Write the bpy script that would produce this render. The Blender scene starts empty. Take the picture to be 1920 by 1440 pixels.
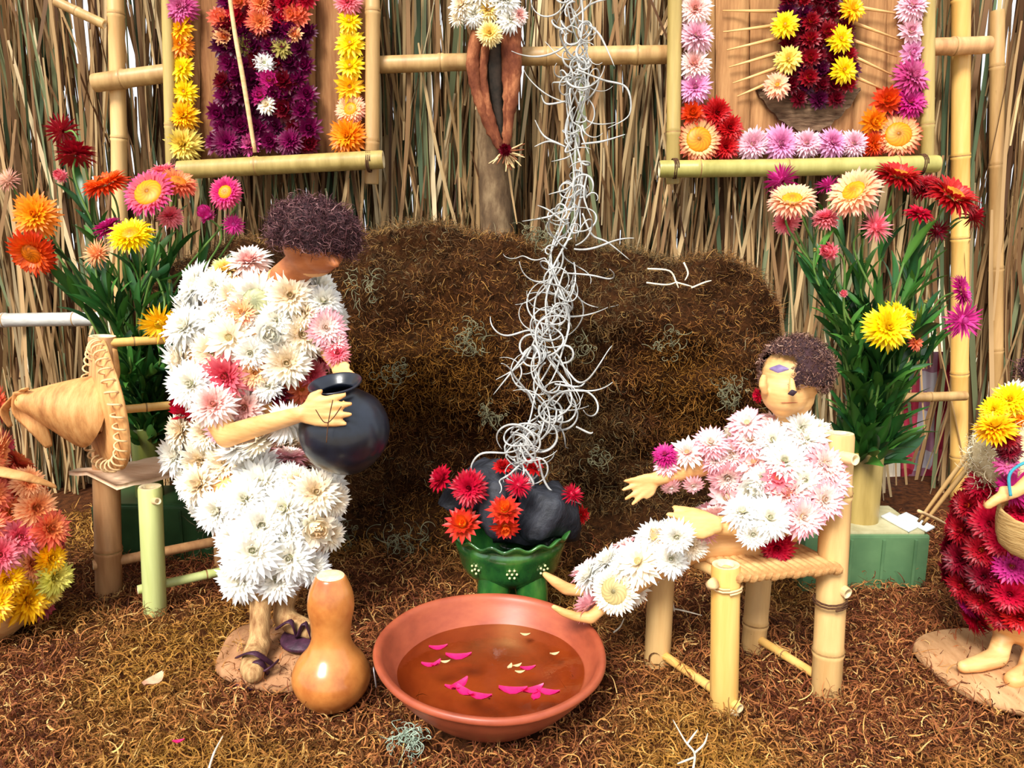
import bpy, bmesh, math, random
import numpy as np
from mathutils import Vector, Matrix, noise
from mathutils.bvhtree import BVHTree

random.seed(7)
RNG = np.random.default_rng(11)
scene = bpy.context.scene
COL = scene.collection

# ------------------------------------------------------------------ camera, world, sun, exposure
F = 1500.0
PITCH = math.radians(11.0)
CAM = Vector((0, 0, 0.5))
cd = bpy.data.cameras.new('camera'); cd.sensor_width = 36.0; cd.lens = 36.0 * F / 1920.0
cd.clip_start = 0.02; cd.clip_end = 200
cam = bpy.data.objects.new('camera', cd); COL.objects.link(cam)
cam.location = CAM; cam.rotation_euler = (math.pi / 2 - PITCH, 0, 0)
scene.camera = cam

world = bpy.data.worlds.new('world'); scene.world = world; world.use_nodes = True
wn = world.node_tree.nodes; bg = wn['Background']
bg.inputs[0].default_value = (0.90, 0.95, 1.0, 1); bg.inputs[1].default_value = 1.2

sd = bpy.data.lights.new('sun', 'SUN'); sd.energy = 5.0; sd.angle = math.radians(20); sd.color = (1.0, 0.97, 0.91)
sun = bpy.data.objects.new('sun', sd); COL.objects.link(sun)
sun.rotation_euler = Vector((-0.42, -0.92, 1.0)).to_track_quat('Z', 'Y').to_euler()

scene.view_settings.view_transform = 'Standard'
scene.view_settings.look = 'None'
scene.view_settings.gamma = 1.0
scene.view_settings.use_curve_mapping = False
scene.view_settings.exposure = 0.22

# ------------------------------------------------------------------ projection helpers (photo pixel + distance -> place)
CP, SP = math.cos(PITCH), math.sin(PITCH)
def ray(px, py):
    x = (px - 960) / F; y = -(py - 720) / F
    return Vector((x, CP + y * SP, -SP + y * CP))
def P(px, py, Y):
    d = ray(px, py); return CAM + d * (Y / d.y)
def G(px, py, z=0.0):
    d = ray(px, py); return CAM + d * ((z - CAM.z) / d.z)
def S(p):
    v = Vector(p) - CAM
    return (v.y * CP - v.z * SP) / F

# ------------------------------------------------------------------ materials
def lin(c):
    out = []
    for v in c[:3]:
        v = v / 255.0
        out.append(v / 12.92 if v <= 0.04045 else ((v + 0.055) / 1.055) ** 2.4)
    return tuple(out)
def lin4(c): return lin(c) + (1,)

MATS = {}
def mat(name, c1, c2=None, rough=0.7, scale=20.0, stretch=(1, 1, 1), bump=0.3, spec=0.3, coat=0.0, detail=5.0, dist=0.004, metallic=0.0, c3=None):
    if name in MATS: return MATS[name]
    m = bpy.data.materials.new(name); m.use_nodes = True; MATS[name] = m
    nt = m.node_tree; n = nt.nodes; L = nt.links
    b = n['Principled BSDF']
    b.inputs['Roughness'].default_value = rough
    b.inputs['Specular IOR Level'].default_value = spec
    b.inputs['Coat Weight'].default_value = coat
    b.inputs['Coat Roughness'].default_value = 0.12
    b.inputs['Metallic'].default_value = metallic
    if c2 is None: c2 = tuple(v * 0.8 for v in c1)
    tc = n.new('ShaderNodeTexCoord'); mp = n.new('ShaderNodeMapping'); mp.inputs['Scale'].default_value = stretch
    nz = n.new('ShaderNodeTexNoise'); nz.inputs['Scale'].default_value = scale; nz.inputs['Detail'].default_value = detail
    nz.inputs['Roughness'].default_value = 0.62
    rp = n.new('ShaderNodeValToRGB')
    rp.color_ramp.elements[0].position = 0.32; rp.color_ramp.elements[0].color = lin4(c2)
    rp.color_ramp.elements[1].position = 0.68; rp.color_ramp.elements[1].color = lin4(c1)
    if c3 is not None:
        e = rp.color_ramp.elements.new(0.5); e.color = lin4(c3)
    L.new(tc.outputs['Object'], mp.inputs[0]); L.new(mp.outputs[0], nz.inputs['Vector'])
    L.new(nz.outputs['Fac'], rp.inputs[0]); L.new(rp.outputs[0], b.inputs['Base Color'])
    if bump > 0:
        bp = n.new('ShaderNodeBump'); bp.inputs['Strength'].default_value = bump; bp.inputs['Distance'].default_value = dist
        L.new(nz.outputs['Fac'], bp.inputs['Height']); L.new(bp.outputs[0], b.inputs['Normal'])
    return m

def vcol_mat(name, rough=0.5, trans=0.0, spec=0.3, vary=0.0, vscale=400):
    if name in MATS: return MATS[name]
    m = bpy.data.materials.new(name); m.use_nodes = True; MATS[name] = m
    nt = m.node_tree; n = nt.nodes; L = nt.links
    b = n['Principled BSDF']; b.inputs['Roughness'].default_value = rough; b.inputs['Specular IOR Level'].default_value = spec
    a = n.new('ShaderNodeVertexColor'); a.layer_name = 'col'
    src = a.outputs['Color']
    if vary > 0:
        tc = n.new('ShaderNodeTexCoord'); nz = n.new('ShaderNodeTexNoise'); nz.inputs['Scale'].default_value = vscale
        mx = n.new('ShaderNodeMix'); mx.data_type = 'RGBA'; mx.blend_type = 'MULTIPLY'; mx.inputs[0].default_value = vary
        L.new(tc.outputs['Object'], nz.inputs['Vector']); L.new(src, mx.inputs[6]); L.new(nz.outputs['Color'], mx.inputs[7])
        src = mx.outputs[2]
    L.new(src, b.inputs['Base Color'])
    if trans > 0:
        t = n.new('ShaderNodeBsdfTranslucent'); mix = n.new('ShaderNodeMixShader'); mix.inputs[0].default_value = trans
        L.new(src, t.inputs[0]); L.new(b.outputs[0], mix.inputs[1]); L.new(t.outputs[0], mix.inputs[2])
        L.new(mix.outputs[0], n['Material Output'].inputs['Surface'])
    return m

PETAL = vcol_mat('petal', 0.42, 0.28, 0.35)
FIBRE = vcol_mat('moss_fibre', 0.75, 0.0, 0.15)
BLADE = vcol_mat('dry_blade', 0.6, 0.18, 0.25)
LEAF = vcol_mat('green_leaf', 0.38, 0.12, 0.5)
BAMBOO = mat('bamboo_tan', (226, 186, 124), (196, 150, 92), 0.42, 14, (3, 3, .35), 0.15, 0.4)
BAMBOO_Y = mat('bamboo_yellow', (234, 190, 112), (214, 158, 74), 0.38, 12, (3, 3, .3), 0.12, 0.45)
BAMBOO_G = mat('bamboo_green', (182, 172, 98), (152, 142, 72), 0.38, 12, (3, 3, .3), 0.12, 0.45)
BAMBOO_B = mat('bamboo_beige', (194, 156, 100), (158, 118, 70), 0.45, 14, (3, 3, .35), 0.15, 0.4)
BAMBOO_O = mat('bamboo_olive', (188, 162, 96), (152, 128, 68), 0.4, 14, (3, 3, .35), 0.15, 0.4)
BAMBOO_D = mat('bamboo_brown', (218, 166, 112), (168, 116, 74), 0.5, 14, (3, 3, .35), 0.2, 0.3)
BAMBOO_LG = mat('bamboo_pale_green', (206, 212, 140), (184, 192, 112), .38, 12, (3, 3, .3), .12, .45)
NODE = mat('bamboo_node', (176, 140, 88), (130, 92, 52), 0.6, 60)
CUT = mat('cut_bamboo', (240, 222, 180), (214, 186, 136), 0.7, 80)
WOOD = mat('carved_wood', (232, 184, 122), (206, 146, 84), 0.5, 18, (1, 1, 6), 0.12, 0.35)
WOODP = mat('pale_wood', (232, 198, 148), (204, 162, 108), 0.6, 22, (1, 1, 5), 0.15, 0.3)
TWINE = mat('twine', (96, 62, 36), (58, 34, 20), 0.8, 300)

# ------------------------------------------------------------------ object helpers
WLOC = {}
def link(o, parent=None):
    COL.objects.link(o)
    if parent is not None: o.parent = parent
def thing(name, label, cat, loc, group=None):
    o = bpy.data.objects.new(name, None); COL.objects.link(o); o.empty_display_size = 0.02
    o.location = loc; WLOC[o.name] = Vector(loc)
    o['label'] = label; o['category'] = cat
    if group: o['group'] = group
    return o
def tag(o, label, cat, group=None, kind=None):
    o['label'] = label; o['category'] = cat
    if group: o['group'] = group
    if kind: o['kind'] = kind
    return o
def raw_mesh(name, V, Fc, m, cols=None, smooth=True):
    me = bpy.data.meshes.new(name)
    me.from_pydata([tuple(v) for v in V], [], [tuple(f) for f in Fc]); me.update()
    if isinstance(m, (list, tuple)):
        for k in m: me.materials.append(k)
    elif m: me.materials.append(m)
    if cols is not None:
        ca = me.color_attributes.new('col', 'FLOAT_COLOR', 'POINT')
        a = np.ones((len(V), 4), dtype=np.float32); a[:, :3] = np.asarray(cols)[:, :3]
        ca.data.foreach_set('color', a.ravel())
    if smooth: me.polygons.foreach_set('use_smooth', [True] * len(me.polygons))
    return me
def obj(name, V, Fc, m, parent=None, cols=None, smooth=True, midx=None, origin=None):
    A = np.array([tuple(v) for v in V], dtype=float)
    c = Vector((A.min(0) + A.max(0)) / 2) if origin is None else Vector(origin)
    A = A - np.array(c)
    me = raw_mesh(name, A, Fc, m, cols, smooth)
    if midx is not None: me.polygons.foreach_set('material_index', midx)
    o = bpy.data.objects.new(name, me); link(o, parent)
    o.location = c - (WLOC[parent.name] if parent is not None else Vector((0, 0, 0)))
    WLOC[o.name] = c
    return o
def fast_mesh(name, V, quads, m, cols):
    """numpy quads -> one mesh"""
    me = bpy.data.meshes.new(name)
    nv = len(V); nq = len(quads)
    me.vertices.add(nv); me.vertices.foreach_set('co', np.ascontiguousarray(V, dtype=np.float32).ravel())
    me.loops.add(nq * 4); me.loops.foreach_set('vertex_index', np.ascontiguousarray(quads, dtype=np.int32).ravel())
    me.polygons.add(nq); me.polygons.foreach_set('loop_start', np.arange(0, nq * 4, 4, dtype=np.int32))
    me.polygons.foreach_set('use_smooth', np.ones(nq, dtype=bool))
    me.update(calc_edges=True)
    me.materials.append(m)
    ca = me.color_attributes.new('col', 'FLOAT_COLOR', 'POINT')
    a = np.ones((nv, 4), dtype=np.float32); a[:, :3] = cols
    ca.data.foreach_set('color', a.ravel())
    return me

class MB:
    def __init__(s): s.V = []; s.F = []; s.M = []
    def add(s, V, Fc, mi=0):
        k = len(s.V); s.V += [Vector(v) for v in V]; s.F += [tuple(i + k for i in f) for f in Fc]; s.M += [mi] * len(Fc)
        return s
    def build(s, name, m, parent=None, smooth=True, origin=None):
        return obj(name, s.V, s.F, m, parent, smooth=smooth, midx=s.M if isinstance(m, (list, tuple)) else None, origin=origin)

def spline(pts, n=8):
    pts = [Vector(p) for p in pts]; out = []
    for i in range(len(pts) - 1):
        p0 = pts[max(i - 1, 0)]; p1 = pts[i]; p2 = pts[i + 1]; p3 = pts[min(i + 2, len(pts) - 1)]
        for k in range(n):
            t = k / n
            out.append(0.5 * ((2 * p1) + (-p0 + p2) * t + (2 * p0 - 5 * p1 + 4 * p2 - p3) * t * t + (-p0 + 3 * p1 - 3 * p2 + p3) * t ** 3))
    out.append(pts[-1]); return out
def tube(pts, radii, sides=8, cap=True, flat=1.0):
    pts = [Vector(p) for p in pts]; n = len(pts)
    if not hasattr(radii, '__len__'): radii = [radii] * n
    elif len(radii) != n:
        k = len(radii); radii = [float(np.interp(i / (n - 1), np.linspace(0, 1, k), radii)) for i in range(n)]
    V = []; Fc = []; nrm = None
    for i in range(n):
        t = (pts[min(i + 1, n - 1)] - pts[max(i - 1, 0)]).normalized()
        if nrm is None:
            a = Vector((0, 0, 1)) if abs(t.z) < 0.9 else Vector((1, 0, 0)); nrm = t.cross(a).normalized()
        else:
            nrm = (nrm - t * nrm.dot(t)).normalized()
        b = t.cross(nrm)
        for j in range(sides):
            a = 2 * math.pi * j / sides
            V.append(pts[i] + (nrm * math.cos(a) + b * math.sin(a) * flat) * radii[i])
    for i in range(n - 1):
        for j in range(sides):
            k = (j + 1) % sides
            Fc.append((i * sides + j, i * sides + k, (i + 1) * sides + k, (i + 1) * sides + j))
    if cap:
        Fc.append(tuple(range(sides - 1, -1, -1))); Fc.append(tuple((n - 1) * sides + j for j in range(sides)))
    return V, Fc
def frame_from(zaxis, spin=0.0):
    z = Vector(zaxis).normalized()
    a = Vector((0, 0, 1)) if abs(z.z) < 0.95 else Vector((1, 0, 0))
    x = a.cross(z).normalized(); y = z.cross(x)
    M = Matrix((x, y, z)).transposed().to_4x4()
    return M @ Matrix.Rotation(spin, 4, 'Z')
def lathe(prof, segs, center, axis=(0, 0, 1), close_bottom=True, wob=None):
    M = frame_from(axis); M.translation = Vector(center)
    V = []; Fc = []; n = len(prof)
    for i, (r, z) in enumerate(prof):
        for j in range(segs):
            a = 2 * math.pi * j / segs
            rr, zz = (r, z) if wob is None else wob(r, z, a, i)
            V.append(M @ Vector((rr * math.cos(a), rr * math.sin(a), zz)))
    for i in range(n - 1):
        for j in range(segs):
            k = (j + 1) % segs
            Fc.append((i * segs + j, i * segs + k, (i + 1) * segs + k, (i + 1) * segs + j))
    if close_bottom: Fc.append(tuple(range(segs - 1, -1, -1)))
    return V, Fc
def smooth_prof(pr, n=5):
    p = spline([Vector((a, b, 0)) for a, b in pr], n); return [(max(v.x, 1e-4), v.y) for v in p]
def boxv(c, ax, ay, az, bev=0.0):
    """box with half-axis vectors; slightly bevelled"""
    c = Vector(c); ax, ay, az = Vector(ax), Vector(ay), Vector(az)
    bm = bmesh.new(); bmesh.ops.create_cube(bm, size=2)
    if bev > 0:
        lx, ly, lz = ax.length, ay.length, az.length
        for v in bm.verts: v.co = Vector((v.co.x * lx, v.co.y * ly, v.co.z * lz))
        bmesh.ops.bevel(bm, geom=bm.edges[:], offset=bev, segments=2, affect='EDGES', profile=0.7)
        for v in bm.verts: v.co = Vector((v.co.x / lx, v.co.y / ly, v.co.z / lz))
    bm.verts.index_update()
    V = [c + ax * v.co.x + ay * v.co.y + az * v.co.z for v in bm.verts]
    Fc = [tuple(v.index for v in f.verts) for f in bm.faces]; bm.free()
    return V, Fc

def bamboo(name, a, b, r, m, parent=None, nodes=3, hollow=True, seed=0, r2=None):
    """bamboo pole: body with swollen nodes, cut ends"""
    a = Vector(a); b = Vector(b); r2 = r2 or r; rnd = random.Random(seed)
    L = (b - a).length; t = (b - a).normalized(); side = t.orthogonal().normalized()
    fr = sorted([(k + 0.5 + rnd.uniform(-.18, .18)) / nodes for k in range(nodes)]) if nodes else []
    st = [0.0, 0.004 / L]
    for f in fr: st += [f - 0.006 / L, f - 0.002 / L, f, f + 0.002 / L, f + 0.006 / L]
    st += [1 - 0.004 / L, 1.0]
    pts = []; rad = []
    bow = rnd.uniform(-1, 1) * 0.006 * L
    for s in st:
        pts.append(a.lerp(b, s) + side * bow * math.sin(math.pi * s))
        rr = r + (r2 - r) * s
        k = 1.0
        for f in fr:
            d = abs(s - f) * L
            if d < 0.0005: k = 0.99
            elif d < 0.003: k = 1.1
        if s in (0.0, 1.0): k = 0.94
        rad.append(rr * k)
    V, Fc = tube(pts, rad, 16, cap=False)
    mb = MB().add(V, Fc, 0)
    n = len(pts)
    for f in fr:
        i = min(range(n), key=lambda q: abs(st[q] - f))
        Vn, Fn = tube([a.lerp(b, f - .0012 / L) + side * bow * math.sin(math.pi * f), a.lerp(b, f + .0012 / L) + side * bow * math.sin(math.pi * f)], (r + (r2 - r) * f) * 1.045, 16, cap=False)
        mb.add(Vn, Fn, 1)
    for end, base, d in ((0, 0, 1), (1, (n - 1) * 16, -1)):
        c = pts[0] if end == 0 else pts[-1]
        ring = [V[base + j] for j in range(16)]
        inner = [c + (v - c) * (0.62 if hollow else 0.3) for v in ring]
        deep = [v + t * d * (0.006 if hollow else 0.001) for v in inner]
        VV = ring + inner + deep; FF = []
        for j in range(16):
            k = (j + 1) % 16
            FF.append((j, k, 16 + k, 16 + j)); FF.append((16 + j, 16 + k, 32 + k, 32 + j))
        FF.append(tuple(32 + j for j in range(16)))
        mb.add(VV, FF, 2)
    return mb.build(name, [m, NODE, CUT], parent)

def wrap(c, axis, r, turns=3, w=0.0012, pitch=0.0022, m=None, parent=None, name='tie'):
    M = frame_from(axis); M.translation = Vector(c) ; pts = []
    N = int(turns * 14)
    for i in range(N + 1):
        a = 2 * math.pi * i / 14; pts.append(M @ Vector((math.cos(a) * r, math.sin(a) * r, (i / N - .5) * turns * pitch + .0006 * math.sin(3 * a))))
    V, Fc = tube(pts, w, 5)
    return obj(name, V, Fc, m or TWINE, parent)

# ------------------------------------------------------------------ strawflowers
PAL = {
 'rosedisc': ((206, 44, 120), (238, 104, 110), (248, 156, 14)),  # outer, inner, disc
 'white': ((255, 254, 250), (254, 248, 234), (200, 200, 150)),
 'cream': ((255, 246, 230), (250, 230, 196), (206, 186, 124)),
 'creamy_yellow': ((252, 232, 170), (248, 214, 110), (220, 180, 60)),
 'blush': ((255, 236, 228), (246, 190, 180), (230, 170, 120)),
 'pinktip': ((246, 176, 188), (255, 236, 226), (236, 200, 150)),
 'pink': ((240, 140, 146), (232, 92, 112), (220, 120, 90)),
 'dusky': ((206, 136, 120), (226, 180, 150), (160, 100, 70)),
 'lilac': ((240, 176, 212), (232, 140, 190), (236, 190, 190)),
 'palelilac': ((246, 206, 216), (240, 180, 200), (240, 220, 170)),
 'peach': ((250, 186, 132), (244, 150, 88), (220, 130, 50)),
 'peachpink': ((250, 176, 150), (252, 208, 150), (238, 164, 20)),
 'coral': ((238, 108, 84), (240, 140, 80), (226, 130, 30)),
 'orange': ((240, 130, 20), (250, 170, 20), (220, 120, 10)),
 'gold': ((250, 184, 12), (252, 200, 20), (228, 146, 10)),
 'yellow': ((255, 216, 0), (254, 224, 20), (226, 160, 0)),
 'paleyellow': ((244, 218, 110), (240, 208, 80), (190, 150, 40)),
 'limeyellow': ((226, 222, 104), (240, 226, 110), (190, 170, 60)),
 'redorange': ((214, 52, 18), (236, 96, 20), (230, 120, 10)),
 'red': ((200, 22, 24), (190, 16, 24), (90, 10, 10)),
 'crimson': ((178, 8, 38), (204, 18, 58), (120, 10, 30)),
 'darkred': ((140, 10, 26), (170, 16, 34), (214, 90, 20)),
 'redgold': ((166, 16, 26), (196, 34, 26), (232, 140, 20)),
 'maroon': ((96, 4, 22), (130, 8, 34), (60, 4, 12)),
 'purple': ((104, 6, 60), (138, 14, 84), (70, 4, 40)),
 'plum': ((74, 4, 44), (100, 8, 58), (50, 2, 28)),
 'magenta': ((188, 22, 112), (216, 60, 150), (240, 150, 30)),
 'magentapale': ((200, 60, 130), (226, 120, 170), (230, 150, 160)),
 'creamcenter': ((206, 60, 30), (248, 214, 150), (240, 150, 20)),
 'olive': ((150, 130, 60), (186, 170, 90), (120, 100, 40)),
 'rosegold': ((214, 70, 110), (222, 40, 130), (246, 160, 10)),
 'flame': ((196, 20, 30), (250, 110, 20), (250, 170, 30)),
}
_fl = {}
def flower_mesh(kind, pal, seed=0):
    key = (kind, pal, seed)
    if key in _fl: return _fl[key]
    rnd = random.Random(hash((kind, seed)) if False else (len(kind) * 131 + seed * 17 + len(pal)))
    o, i_, d = [np.array(lin(c)) for c in PAL[pal]]
    V = []; Fc = []; C = []
    def petal(az, r0, z0, ln, w, e0, e1, ca, cb, roll=0.0):
        k = len(V); st = [0, .34, .7, 1.0]; ww = [.5, 1.0, .82, 0.0]
        r, z = r0, z0; ps = 0
        ca_, sa_ = math.cos(az), math.sin(az); tw = rnd.uniform(-.18, .18)
        for s, wd in zip(st, ww):
            ds = (s - ps) * ln; e = math.radians(e0 + (e1 - e0) * (s + ps) / 2); r += math.cos(e) * ds; z += math.sin(e) * ds; ps = s
            col = ca * (1 - s) + cb * s
            cx, cy = ca_ * r, sa_ * r
            h = wd * w / 2
            cup = h * .45
            tx, ty = -sa_, ca_
            if wd == 0: V.append((cx, cy, z)); C.append(col)
            else:
                V.append((cx + tx * h, cy + ty * h, z + cup + tw * h)); V.append((cx, cy, z)); V.append((cx - tx * h, cy - ty * h, z + cup - tw * h))
                C.extend([col] * 3)
        for a in range(2):
            b = k + a * 3
            Fc.append((b, b + 1, b + 4, b + 3)); Fc.append((b + 1, b + 2, b + 5, b + 4))
        b = k + 6
        Fc.append((b, b + 1, b + 3)); Fc.append((b + 1, b + 2, b + 3))
    def ring(n, r0, z0, ln, w, e0, e1, ca, cb, off=0):
        for q in range(n):
            az = 2 * math.pi * (q + off + rnd.uniform(-.25, .25)) / n
            f = rnd.uniform(.88, 1.1); j = rnd.uniform(.84, 1.1)
            petal(az, r0, z0, ln * f, w, e0 + rnd.uniform(-8, 8), e1 + rnd.uniform(-14, 14), ca * j, np.minimum(cb * j, 1.0))
    def dome(R, z0, h, c, segs=16, rings=4, bumpy=.06):
        k = len(V)
        for a in range(rings):
            t = a / rings; rr = R * math.cos(t * math.pi / 2); zz = z0 + h * math.sin(t * math.pi / 2)
            for b in range(segs):
                q = 2 * math.pi * b / segs
                zz2 = zz + (bumpy * R if (a + b) % 2 else 0)
                V.append((rr * math.cos(q), rr * math.sin(q), zz2)); C.append(c * (1.15 if (a + b) % 2 else .8) * (1.0 if a < rings - 1 else .75))
        V.append((0, 0, z0 + h * .92)); C.append(c * .7)
        for a in range(rings - 1):
            for b in range(segs):
                b2 = (b + 1) % segs
                Fc.append((k + a * segs + b, k + a * segs + b2, k + (a + 1) * segs + b2, k + (a + 1) * segs + b))
        for b in range(segs): Fc.append((k + (rings - 1) * segs + b, k + (rings - 1) * segs + (b + 1) % segs, len(V) - 1))
    m = (o + i_) / 2
    if kind == 'full':
        ring(24, .10, -.04, .94, .22, -6, -30, m, o)
        ring(26, .10, .02, .96, .22, 14, -8, m, o, .5)
        ring(24, .10, .08, .88, .21, 34, 10, m, o, .25)
        ring(22, .10, .11, .74, .20, 50, 26, i_, m)
        ring(16, .08, .12, .56, .18, 64, 46, i_, i_, .5)
        ring(10, .06, .14, .42, .18, 80, 80, i_, i_ * .92)
        ring(7, .04, .14, .34, .14, 86, 110, d, i_)
        dome(.13, .22, .14, d, 10, 3)
    elif kind == 'open':
        ring(30, .34, -.05, .62, .15, -12, -34, m, o)
        ring(30, .34, -.02, .66, .15, 4, -16, m, o)
        ring(26, .34, .02, .60, .17, 22, 2, i_, o, .5)
        ring(24, .36, .05, .48, .16, 42, 20, i_, m)
        ring(22, .36, .07, .30, .13, 58, 40, i_, i_, .5)
        dome(.40, .04, .14, d, 20, 5, .09)
        dome(.16, .15, .05, d * .8, 12, 3, .09)
    elif kind == 'disc':       # very wide flat centre, short rim of petals
        ring(30, .50, -.02, .50, .15, 4, -10, m, o)
        ring(30, .50, .02, .44, .14, 22, 4, i_, o, .5)
        ring(28, .50, .04, .30, .13, 44, 24, i_, m)
        dome(.53, .02, .13, d, 24, 6, .08)
        dome(.12, .13, .05, d * .55, 10, 2, .09)
    elif kind == 'bud':
        ring(14, .12, -.1, 1.0, .30, 30, 84, m, o)
        ring(14, .10, 0, .98, .30, 52, 104, i_, m, .5)
        ring(12, .08, .05, .9, .28, 66, 108, i_, i_)
        ring(12, .12, -.12, .75, .22, 4, 30, m, o)
        ring(12, .12, -.15, .62, .2, -22, 0, m, o, .5)
        dome(.45, -.05, .6, i_, 12, 4, .02)
    elif kind == 'spiky':
        ring(22, .10, 0, .95, .12, 18, 0, i_, o)
        ring(18, .10, 0, .95, .13, 42, 26, i_, o, .5)
        ring(16, .10, -.05, .85, .13, -8, -38, m, o)
        ring(12, .08, .05, .7, .13, 64, 60, i_, i_)
        dome(.3, -.05, .42, i_, 12, 4, .1)
    elif kind == 'tight':      # small closed heads of the pictures
        ring(16, .12, -.02, .9, .30, 10, 6, m, o)
        ring(14, .12, .04, .74, .28, 38, 50, m, o, .5)
        ring(12, .10, .08, .60, .26, 58, 90, i_, m)
        ring(9, .06, .1, .48, .2, 78, 118, i_, i_, .5)
        dome(.2, .1, .22, d, 10, 3, .05)
    elif kind == 'star':
        ring(16, .14, -.02, .9, .26, -4, -22, m, o, .3)
        ring(16, .14, .02, .92, .26, 10, -6, i_, o)
        ring(14, .12, .06, .76, .26, 30, 14, i_, o, .5)
        ring(10, .10, .08, .44, .2, 60, 60, i_, m)
        dome(.16, .1, .12, d, 12, 3, .1)
    # green-brown bracts and heel below
    k = len(V)
    C = [np.clip(c, 0, 1) for c in C]
    me = raw_mesh('strawflower', V, Fc, PETAL, C, True)
    _fl[key] = me; return me
def flower(parent, pos, normal, rad, pal, kind='full', name='flower_head', seed=None):
    seed = random.randint(0, 1) if seed is None else seed
    me = flower_mesh(kind, pal, seed)
    o = bpy.data.objects.new(name, me); link(o, parent)
    M = frame_from(normal, random.uniform(0, 6.28))
    o.rotation_euler = M.to_euler(); s = rad
    o.scale = (s * random.uniform(.94, 1.06), s * random.uniform(.94, 1.06), s)
    o.location = Vector(pos) - (WLOC[parent.name] if parent is not None else Vector((0, 0, 0)))
    WLOC[o.name] = Vector(pos)
    return o

# ------------------------------------------------------------------ vectorised fibres / blades
def ribbons(start, direc, length, width, segs, curl, wander, rng, droop=0.0, taper=True):
    """many thin curling ribbons; returns V, quads, (N, segs+1) index helper"""
    N = len(start); h = (length / segs)[:, None]
    p = start.copy(); d = direc / np.linalg.norm(direc, axis=1, keepdims=True)
    ax = rng.normal(size=(N, 3)); ax /= np.linalg.norm(ax, axis=1, keepdims=True)
    ang = (curl * rng.uniform(.3, 1.4, N) / segs)[:, None]
    sv = rng.normal(size=(N, 3))
    P_ = np.zeros((N, segs + 1, 3)); D_ = np.zeros((N, segs + 1, 3))
    P_[:, 0] = p; D_[:, 0] = d
    for s in range(segs):
        ax += rng.normal(size=(N, 3)) * wander; ax /= np.linalg.norm(ax, axis=1, keepdims=True)
        c, si = np.cos(ang), np.sin(ang)
        d = d * c + np.cross(ax, d) * si + ax * (np.sum(ax * d, 1, keepdims=True)) * (1 - c)
        d[:, 2] -= droop / segs
        d /= np.linalg.norm(d, axis=1, keepdims=True)
        p = p + d * h; P_[:, s + 1] = p; D_[:, s + 1] = d
    side = np.cross(D_, sv[:, None, :]); side /= (np.linalg.norm(side, axis=2, keepdims=True) + 1e-9)
    tt = np.linspace(0, 1, segs + 1)
    prof = (1 - 0.75 * tt ** 2) if taper else (1 - .5 * np.abs(2 * tt - 1) ** 3)
    w = (width[:, None] * prof[None, :])[:, :, None] / 2
    V = np.stack([P_ - side * w, P_ + side * w], axis=2).reshape(-1, 3)
    base = (np.arange(N) * (segs + 1) * 2)[:, None] + (np.arange(segs) * 2)[None, :]
    q = np.stack([base, base + 1, base + 3, base + 2], axis=2).reshape(-1, 4)
    return V, q
def pick_cols(palette, weights, N, per, rng, jit=.18):
    pal = np.array([lin(c) for c in palette]); w = np.array(weights, float); w /= w.sum()
    c = pal[rng.choice(len(pal), N, p=w)] * rng.uniform(1 - jit, 1 + jit, (N, 1))
    return np.repeat(np.clip(c, 0, 1), per, axis=0)

# ------------------------------------------------------------------ blobby carved bodies
def body_mesh(name, prims, voxel, m, parent=None, smooth_it=3):
    """prims: list of chains [(pos, radius), ...]; fused into ONE continuous surface"""
    bm = bmesh.new()
    def ball(c, r):
        bmesh.ops.create_icosphere(bm, subdivisions=3 if r > .012 else 2, radius=r, matrix=Matrix.Translation(c))
    for ch in prims:
        flat = None
        if isinstance(ch, dict): flat = ch; ch = ch['chain']
        for i, (c, r) in enumerate(ch):
            ball(Vector(c), r)
            if i:
                c0, r0 = ch[i - 1]; c0 = Vector(c0); c = Vector(c); L = (c - c0).length
                if L < 1e-5: continue
                M = frame_from(c - c0); M.translation = (c + c0) / 2
                bmesh.ops.create_cone(bm, cap_ends=True, segments=16, radius1=r0, radius2=r, depth=L, matrix=M)
    me = bpy.data.meshes.new('tmp'); bm.to_mesh(me); bm.free()
    t = bpy.data.objects.new('tmp', me); COL.objects.link(t)
    r = t.modifiers.new('r', 'REMESH'); r.mode = 'VOXEL'; r.voxel_size = voxel; r.use_smooth_shade = True
    s = t.modifiers.new('s', 'SMOOTH'); s.factor = .5; s.iterations = smooth_it
    bpy.context.view_layer.update()
    dg = bpy.context.evaluated_depsgraph_get()
    me2 = bpy.data.meshes.new_from_object(t.evaluated_get(dg))
    bpy.data.objects.remove(t); bpy.data.meshes.remove(me)
    V = [v.co.copy() for v in me2.vertices]; Fc = [tuple(p.vertices) for p in me2.polygons]
    bpy.data.meshes.remove(me2)
    o = obj(name, V, Fc, m, parent)
    return o, BVHTree.FromPolygons(V, Fc)
def zones(o, m, test):
    o.data.materials.append(m); base = WLOC[o.name]; k = len(o.data.materials) - 1
    for p in o.data.polygons:
        if test(Vector(p.center) + base): p.material_index = k
def C(px, py, Y, rpx):
    p = P(px, py, Y); return (p, rpx * S(p))

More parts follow.
